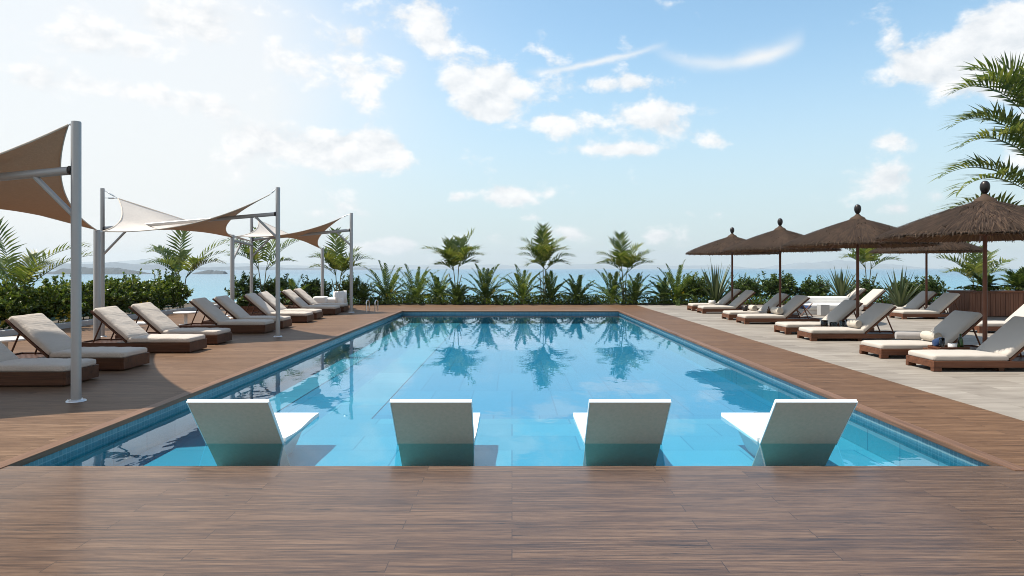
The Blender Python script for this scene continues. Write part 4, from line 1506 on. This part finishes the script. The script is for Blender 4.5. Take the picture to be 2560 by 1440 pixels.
# tray with a blue bundle
root = empty("tray", (7.0, 10.95, .201), 0, "small wooden tray on the low table between the nearest loungers", "tray")
a = MB()
a.box(-.24, .24, -.15, .15, 0, .014, .003)
for s_ in (-1, 1):
    a.box(-.24, .24, s_ * .15 - .006, s_ * .15 + .006, .015, .045, .002)
    a.box(s_ * .24 - .006, s_ * .24 + .006, -.143, .143, .015, .045, .002)
a.build("base", M['teak_red'], root)
root = empty("blue_bundle", (6.90, 11.02, .216), 0, "dark blue folded cloth bundle on the wooden tray", "cloth")
a = MB()
a.rbox(.16, .13, .13, .05, 10, 10, 10, lambda p: p + Vector((.015 * noise.noise(p * 14), .015 * noise.noise(p * 14 + Vector((5, 0, 0))), .06 * p.x / .2 + .02 * noise.noise(p * 9))), Matrix.Translation((-.1, 0, 0)))
a.build("fold", M['blue_cloth'], root)
cup(6.84, 10.86, .216, .04, .17, "tall clear glass left on the wooden tray", M['glass'], "drinking_glass", "glass", False)
cup(7.02, 10.88, .216, .065, .08, "white ceramic bowl in the middle of the wooden tray", M['ceramic'], "bowl", "bowl", False)
root = empty("bottle", (7.16, 10.9, .216), 0, "green glass bottle right on the wooden tray", "bottle")
a = MB()
a.lathe([(0.001, 0), (.038, 0), (.042, .02), (.042, .13), (.03, .17), (.016, .19), (.016, .235), (.001, .235)], n=18)
a.build("body", M['green_glass'], root)
root = empty("lotion_bottle", (7.22, 19.2, .201), 0, "small amber bottle on the low table by the fifth lounger", "bottle")
a = MB()
a.lathe([(0.001, 0), (.045, 0), (.045, .14), (.02, .17), (.018, .22), (.001, .22)], n=16)
a.build("body", M['amber_glass'], root)

# slatted timber planter
root = empty("slatted_planter", (14.1, 21.0, 0), 0, "long brown vertical-slat timber planter at the right edge", "planter")
a = MB()
a.box(0.03, 5.5, .035, 1.1, 0.0, .72)
a.build("body", M['walnut'], root)
a = MB()
x = 0.0
while x < 5.5:
    a.box(x, x + .068, 0.0, .03, 0.02, .72, .003)
    x += .078
y = .04
while y < 1.05:
    a.box(0.0, .028, y, y + .068, 0.02, .72, .003)
    y += .078
a.build("slats", M['slat_wood'], root)
a = MB()
a.box(-.02, 5.52, -.015, 1.12, .722, .785, .006)
a.build("rim", M['teak_red'], root)
cycad(gx(2548, 21.5), 21.5, .75, 16, "fern growing in the slatted planter at the right edge", .72, 41, 1.0, 'shrub', .2, .03)
cycad(gx(2462, 21.6), 21.6, .55, 12, "small fern growing at the left end of the slatted planter", .72, 42, 1.1, 'shrub', .2, .035)
mb = MB()
rr = random.Random(8)
for k in range(500):
    leaf(mb, Vector((14.2 + rr.random() * 4, 21.15 + rr.random() * .8, .79 + .06 * rr.random())), Vector((rr.uniform(-1, 1), rr.uniform(-1, 1), rr.uniform(.2, 1))).normalized(), .13, .035, rr)
tag(mb.build("planter_greens", M['hedge']), "low leafy greens covering the slatted planter top", "plant")

# white day bed, cube table and sling chair between the rows
root = empty("day_bed", (gx(2075, 22.3), 22.6, 0), 0, "low white day bed behind the sixth lounger", "day bed")
a = MB()
a.rbox(2.0, 1.1, .22, .08, 18, 12, 6, None, Matrix.Translation((-1.0, 0, .12)))
a.build("mattress", M['white_cloth'], root)
b = MB()
b.box(-.93, .93, -.5, .5, 0, .125)
b.build("base", M['white'], root)
c = MB()
c.rbox(1.9, .22, .22, .08, 18, 6, 6, None, Matrix.Translation((-.95, .42, .33)))
c.build("bolster", M['white_cloth'], root)
a = MB()
a.box(-.14, .14, -.14, .14, 0, .34, .01)
tag(a.build("cube_table", M['concrete'], None, (gx(2058, 21.7), 21.7, 0)), "small grey cube table in front of the white day bed", "cube table")
root = empty("sling_chair", (gx(2012, 20.9), 21.2, 0), R(15), "low folding chair with a dark blue sling behind the fifth lounger", "chair")
for s_ in (-1, 1):
    a = MB()
    a.tube([(-.25, s_ * .26, 0), (.22, s_ * .26, .42)], .014, 6)
    a.build("leg", M['slat_wood'], root)
    a = MB()
    a.tube([(.25, s_ * .24, 0), (-.10, s_ * .24, .34)], .014, 6)
    a.build("leg", M['slat_wood'], root)
a = MB()
vs, fs = [], []
for i in range(9):
    u = i / 8
    for s_ in (-1, 1):
        vs.append((-.12 + .34 * u, s_ * .235, .33 - .16 * math.sin(PI * u * .8) + .10 * u))
for i in range(8):
    fs.append((2 * i, 2 * i + 1, 2 * i + 3, 2 * i + 2))
a.add(vs, fs, True)
o = a.build("sling", M['blue_cloth'], root)
o.modifiers.new("thickness", 'SOLIDIFY').thickness = .006

# ------------------------------------------------------------------ light and sky
SUN_AZ, SUN_EL = -82.0, 60.0        # degrees from the view direction (minus = left), above the horizon
sd = Vector((math.sin(R(SUN_AZ)) * math.cos(R(SUN_EL)), math.cos(R(SUN_AZ)) * math.cos(R(SUN_EL)), math.sin(R(SUN_EL))))
sl = bpy.data.lights.new("sun", 'SUN')
sl.energy = 4.6
sl.angle = R(0.8)
sl.color = (1.0, 0.93, 0.82)
so = bpy.data.objects.new("sun", sl)
COL.objects.link(so)
so.rotation_euler = sd.to_track_quat('Z', 'Y').to_euler()
so.location = sd * 40

w = bpy.data.worlds.new("World")
sc.world = w
w.use_nodes = True
t = NT(w)
sky = t.n("ShaderNodeTexSky", sky_type='NISHITA', sun_disc=False, sun_elevation=R(SUN_EL), sun_rotation=R(SUN_AZ), altitude=10, air_density=1.0, dust_density=0.6, ozone_density=1.3)
tc = t.n("ShaderNodeTexCoord")
dv = tc.outputs['Generated']
sep = t.n("ShaderNodeSeparateXYZ", ins={0: dv})
az = t.math('ARCTAN2', sep.outputs[0], sep.outputs[1])
el = t.math('ARCSINE', sep.outputs[2])
ae = t.n("ShaderNodeCombineXYZ", ins={0: az, 1: el}).outputs[0]
nv = t.n("ShaderNodeVectorMath", operation='MULTIPLY', ins={0: dv, 1: (1, 1, 1.55)}).outputs[0]
n_big = t.noise(nv, 14.0, 10, 0.60, 0.15)
sun_off = Vector((sd.x, sd.y, sd.z * 1.2)).normalized() * .022
nv2 = t.n("ShaderNodeVectorMath", operation='ADD', ins={0: nv, 1: sun_off}).outputs[0]
n_sun = t.noise(nv2, 14.0, 7, 0.60, 0.15)
n_soft = t.noise(nv, 3.2, 6, 0.55, 0.6)


def ang(px, py):
    a = math.atan2(px - 1280, F)
    e = math.atan2(670 - py, math.hypot(px - 1280, F))
    return a, e


def blob(px, py, rx, ry, s, acc):
    a, e = ang(px, py)
    d = t.n("ShaderNodeVectorMath", operation='SUBTRACT', ins={0: ae, 1: (a, e, 0)}).outputs[0]
    d = t.n("ShaderNodeVectorMath", operation='MULTIPLY', ins={0: d, 1: (F / rx, F / ry, 0)}).outputs[0]
    q = t.n("ShaderNodeVectorMath", operation='DOT_PRODUCT', ins={0: d, 1: d}).outputs["Value"]
    g = t.math('POWER', 0.37, q)
    if acc is None:
        return t.math('MULTIPLY', g, s)
    return t.math('MULTIPLY_ADD', g, s, acc)


clouds = [(1085, 90, 60, 75, .62), (1010, 40, 70, 40, .4), (1245, 215, 95, 62, .75), (1140, 205, 40, 35, .45), (1210, 285, 70, 35, .5), (1400, 305, 110, 36, .50),
          (1530, 212, 120, 22, .46), (1650, 285, 110, 38, .58), (1560, 374, 130, 15, .5), (1770, 355, 55, 20, .45), (1700, 330, 60, 20, .40),
          (2470, 140, 150, 58, .95), (2350, 165, 70, 26, .5), (2520, 40, 70, 40, .6), (2590, 210, 90, 50, .6),
          (1275, 490, 68, 30, .72), (1140, 492, 38, 20, .55), (2235, 448, 42, 30, .66), (2230, 350, 42, 24, .5), (2350, 360, 60, 24, .42), (2250, 527, 28, 18, .5), (2350, 495, 30, 26, .5),
          (1795, 535, 30, 18, .5), (1725, 525, 24, 16, .42), (2550, 370, 50, 40, .5),
          (800, 380, 190, 50, .72), (930, 375, 80, 40, .62), (640, 340, 70, 36, .5), (900, 190, 75, 70, .5), (760, 150, 90, 50, .42), (470, 60, 140, 45, .6), (250, 110, 150, 40, .5), (120, 190, 110, 30, .42), (330, 230, 120, 26, .4), (560, 270, 90, 30, .45), (900, 95, 40, 30, .4), (990, 170, 40, 26, .42),
          (985, 612, 80, 20, .55), (920, 620, 60, 16, .45), (1205, 598, 60, 20, .5), (1430, 585, 60, 22, .5), (1640, 590, 40, 16, .42), (780, 540, 90, 26, .4), (1330, 545, 40, 10, .3), (1560, 560, 40, 10, .3)]
acc = None
for c_ in clouds:
    acc = blob(c_[0], c_[1], c_[2] * 1.0, c_[3] * 1.05, c_[4] * 1.12, acc)
f = t.math('ADD', acc, t.math('MULTIPLY', t.math('SUBTRACT', n_big, 0.5), 2.1))
dens = t.n("ShaderNodeMapRange", interpolation_type='SMOOTHSTEP', ins={0: f, 1: 0.20, 2: 0.62, 3: 0.0, 4: 1.0}).outputs[0]
dens = t.math('MULTIPLY', dens, 0.93)
# lit and shaded sides of the clouds
fs_ = t.math('ADD', acc, t.math('MULTIPLY', t.math('SUBTRACT', n_sun, 0.5), 2.1))
lit = t.n("ShaderNodeMapRange", ins={0: t.math('SUBTRACT', f, fs_), 1: -0.42, 2: 0.25, 3: 0.0, 4: 1.0}).outputs[0]
deep = t.n("ShaderNodeMapRange", ins={0: f, 1: 0.6, 2: 1.35, 3: 0.0, 4: 1.0}).outputs[0]
# thin high veil that whitens the left of the sky
veil = None
for c_ in ((60, 300, 560, 520, 1.0), (-420, 300, 420, 560, .7), (560, 260, 420, 300, .5), (300, 40, 480, 170, .4)):
    veil = blob(*c_, veil)
veil = t.math('MULTIPLY', veil, t.math('ADD', 0.55, t.math('MULTIPLY', n_soft, 0.8)), clamp=True)
# vapour wisps
def wisp(p0, p1, bend, wd, s, acc):
    (a0, e0), (a1, e1) = ang(*p0), ang(*p1)
    L = a1 - a0
    u = t.math('DIVIDE', t.math('SUBTRACT', az, a0), L)
    line = t.math('MULTIPLY_ADD', u, e1 - e0, e0)
    bow = t.math('MULTIPLY', t.math('MULTIPLY', u, t.math('SUBTRACT', 1.0, u)), bend)
    dd = t.math('SUBTRACT', el, t.math('ADD', line, bow))
    dd = t.math('ADD', dd, t.math('MULTIPLY', t.math('SUBTRACT', n_big, .5), .018))
    g = t.math('POWER', 0.37, t.math('POWER', t.math('ABSOLUTE', t.math('DIVIDE', dd, wd)), 2.0))
    win = t.math('MULTIPLY', t.math('MULTIPLY', u, t.math('SUBTRACT', 1.0, u), clamp=True), 4.0, clamp=True)
    g = t.math('MULTIPLY', t.math('MULTIPLY', g, win), s)
    return g if acc is None else t.math('ADD', acc, g)


ws = wisp((1310, 185), (1675, 106), -.012, .0040, 1.0, None)
ws = wisp((1630, 120), (2020, 92), -.10, .008, .7, ws)
ws = wisp((1830, 150), (2015, 95), -.02, .010, .6, ws)
hz = t.n("ShaderNodeMapRange", interpolation_type='SMOOTHSTEP', ins={0: el, 1: 0.0, 2: 0.36, 3: 1.0, 4: 0.0}).outputs[0]

SKY = dict(tint=(1.0, 1.0, 1.0), gain=1.0)
base = t.n("ShaderNodeVectorMath", operation='MULTIPLY', ins={0: sky.outputs[0], 1: (0.87, 0.98, 0.90)}).outputs[0]
WHITE = 3.7
skyc = t.mix(t.math('MULTIPLY', hz, 0.85), base, (2.72, 3.16, 3.46))
back = t.n("ShaderNodeMapRange", interpolation_type='SMOOTHSTEP', ins={0: sep.outputs[1], 1: 0.35, 2: -0.4, 3: 0.0, 4: 0.7}).outputs[0]
low = t.n("ShaderNodeMapRange", interpolation_type='SMOOTHSTEP', ins={0: el, 1: 0.35, 2: 1.0, 3: 1.0, 4: 0.25}).outputs[0]
skyc = t.mix(t.math('MULTIPLY', t.math('MULTIPLY', back, low), t.math('ADD', 0.5, n_soft), clamp=True), skyc, (3.8, 3.6, 3.35))  # brighter unseen sky behind the camera, added to fill camera-facing sides
skyc = t.mix(t.math('MULTIPLY', veil, 0.84), skyc, (WHITE * 1.16, WHITE * 1.155, WHITE * 1.14))
cl_c = t.mix(lit, (WHITE * .90, WHITE * .95, WHITE * 1.0), (WHITE * 1.28, WHITE * 1.27, WHITE * 1.26))
skyc = t.mix(t.math('MULTIPLY', ws, 0.8, clamp=True), skyc, (WHITE * 1.15, WHITE * 1.15, WHITE * 1.15))
skyc = t.mix(dens, skyc, cl_c)
bg = t.n("ShaderNodeBackground", ins={0: skyc, 1: 0.15})
ow = t.n("ShaderNodeOutputWorld")
t.t.links.new(bg.outputs[0], ow.inputs[0])

# ------------------------------------------------------------------ air
m, t = material("air")
vol = t.n("ShaderNodeVolumePrincipled", ins={"Color": (0.80, 0.90, 0.97, 1), "Density": 0.9e-4, "Anisotropy": 0.2})
t.out(None, vol.outputs[0])
mb = MB()
B = 10900
mb.box(-B, B, -B, B, SEA - 2.5, 215)
HAZE = tag(mb.build("haze", m), kind='stuff')

# ------------------------------------------------------------------ render settings
sc.render.engine = 'CYCLES'
cy = sc.cycles
cy.use_denoising = True
cy.filter_width = 0.95
cy.use_adaptive_sampling = False
cy.max_bounces = 10
cy.transparent_max_bounces = 16
cy.diffuse_bounces = 3
cy.glossy_bounces = 4
cy.transmission_bounces = 4
cy.volume_bounces = 0
cy.sample_clamp_indirect = 6
cy.sample_clamp_direct = 8
cy.caustics_reflective = False
cy.caustics_refractive = False
vs_ = sc.view_settings
vs_.view_transform = 'Standard'
vs_.look = 'None'
vs_.exposure = 0.6
vs_.gamma = 1.0
vs_.use_curve_mapping = False
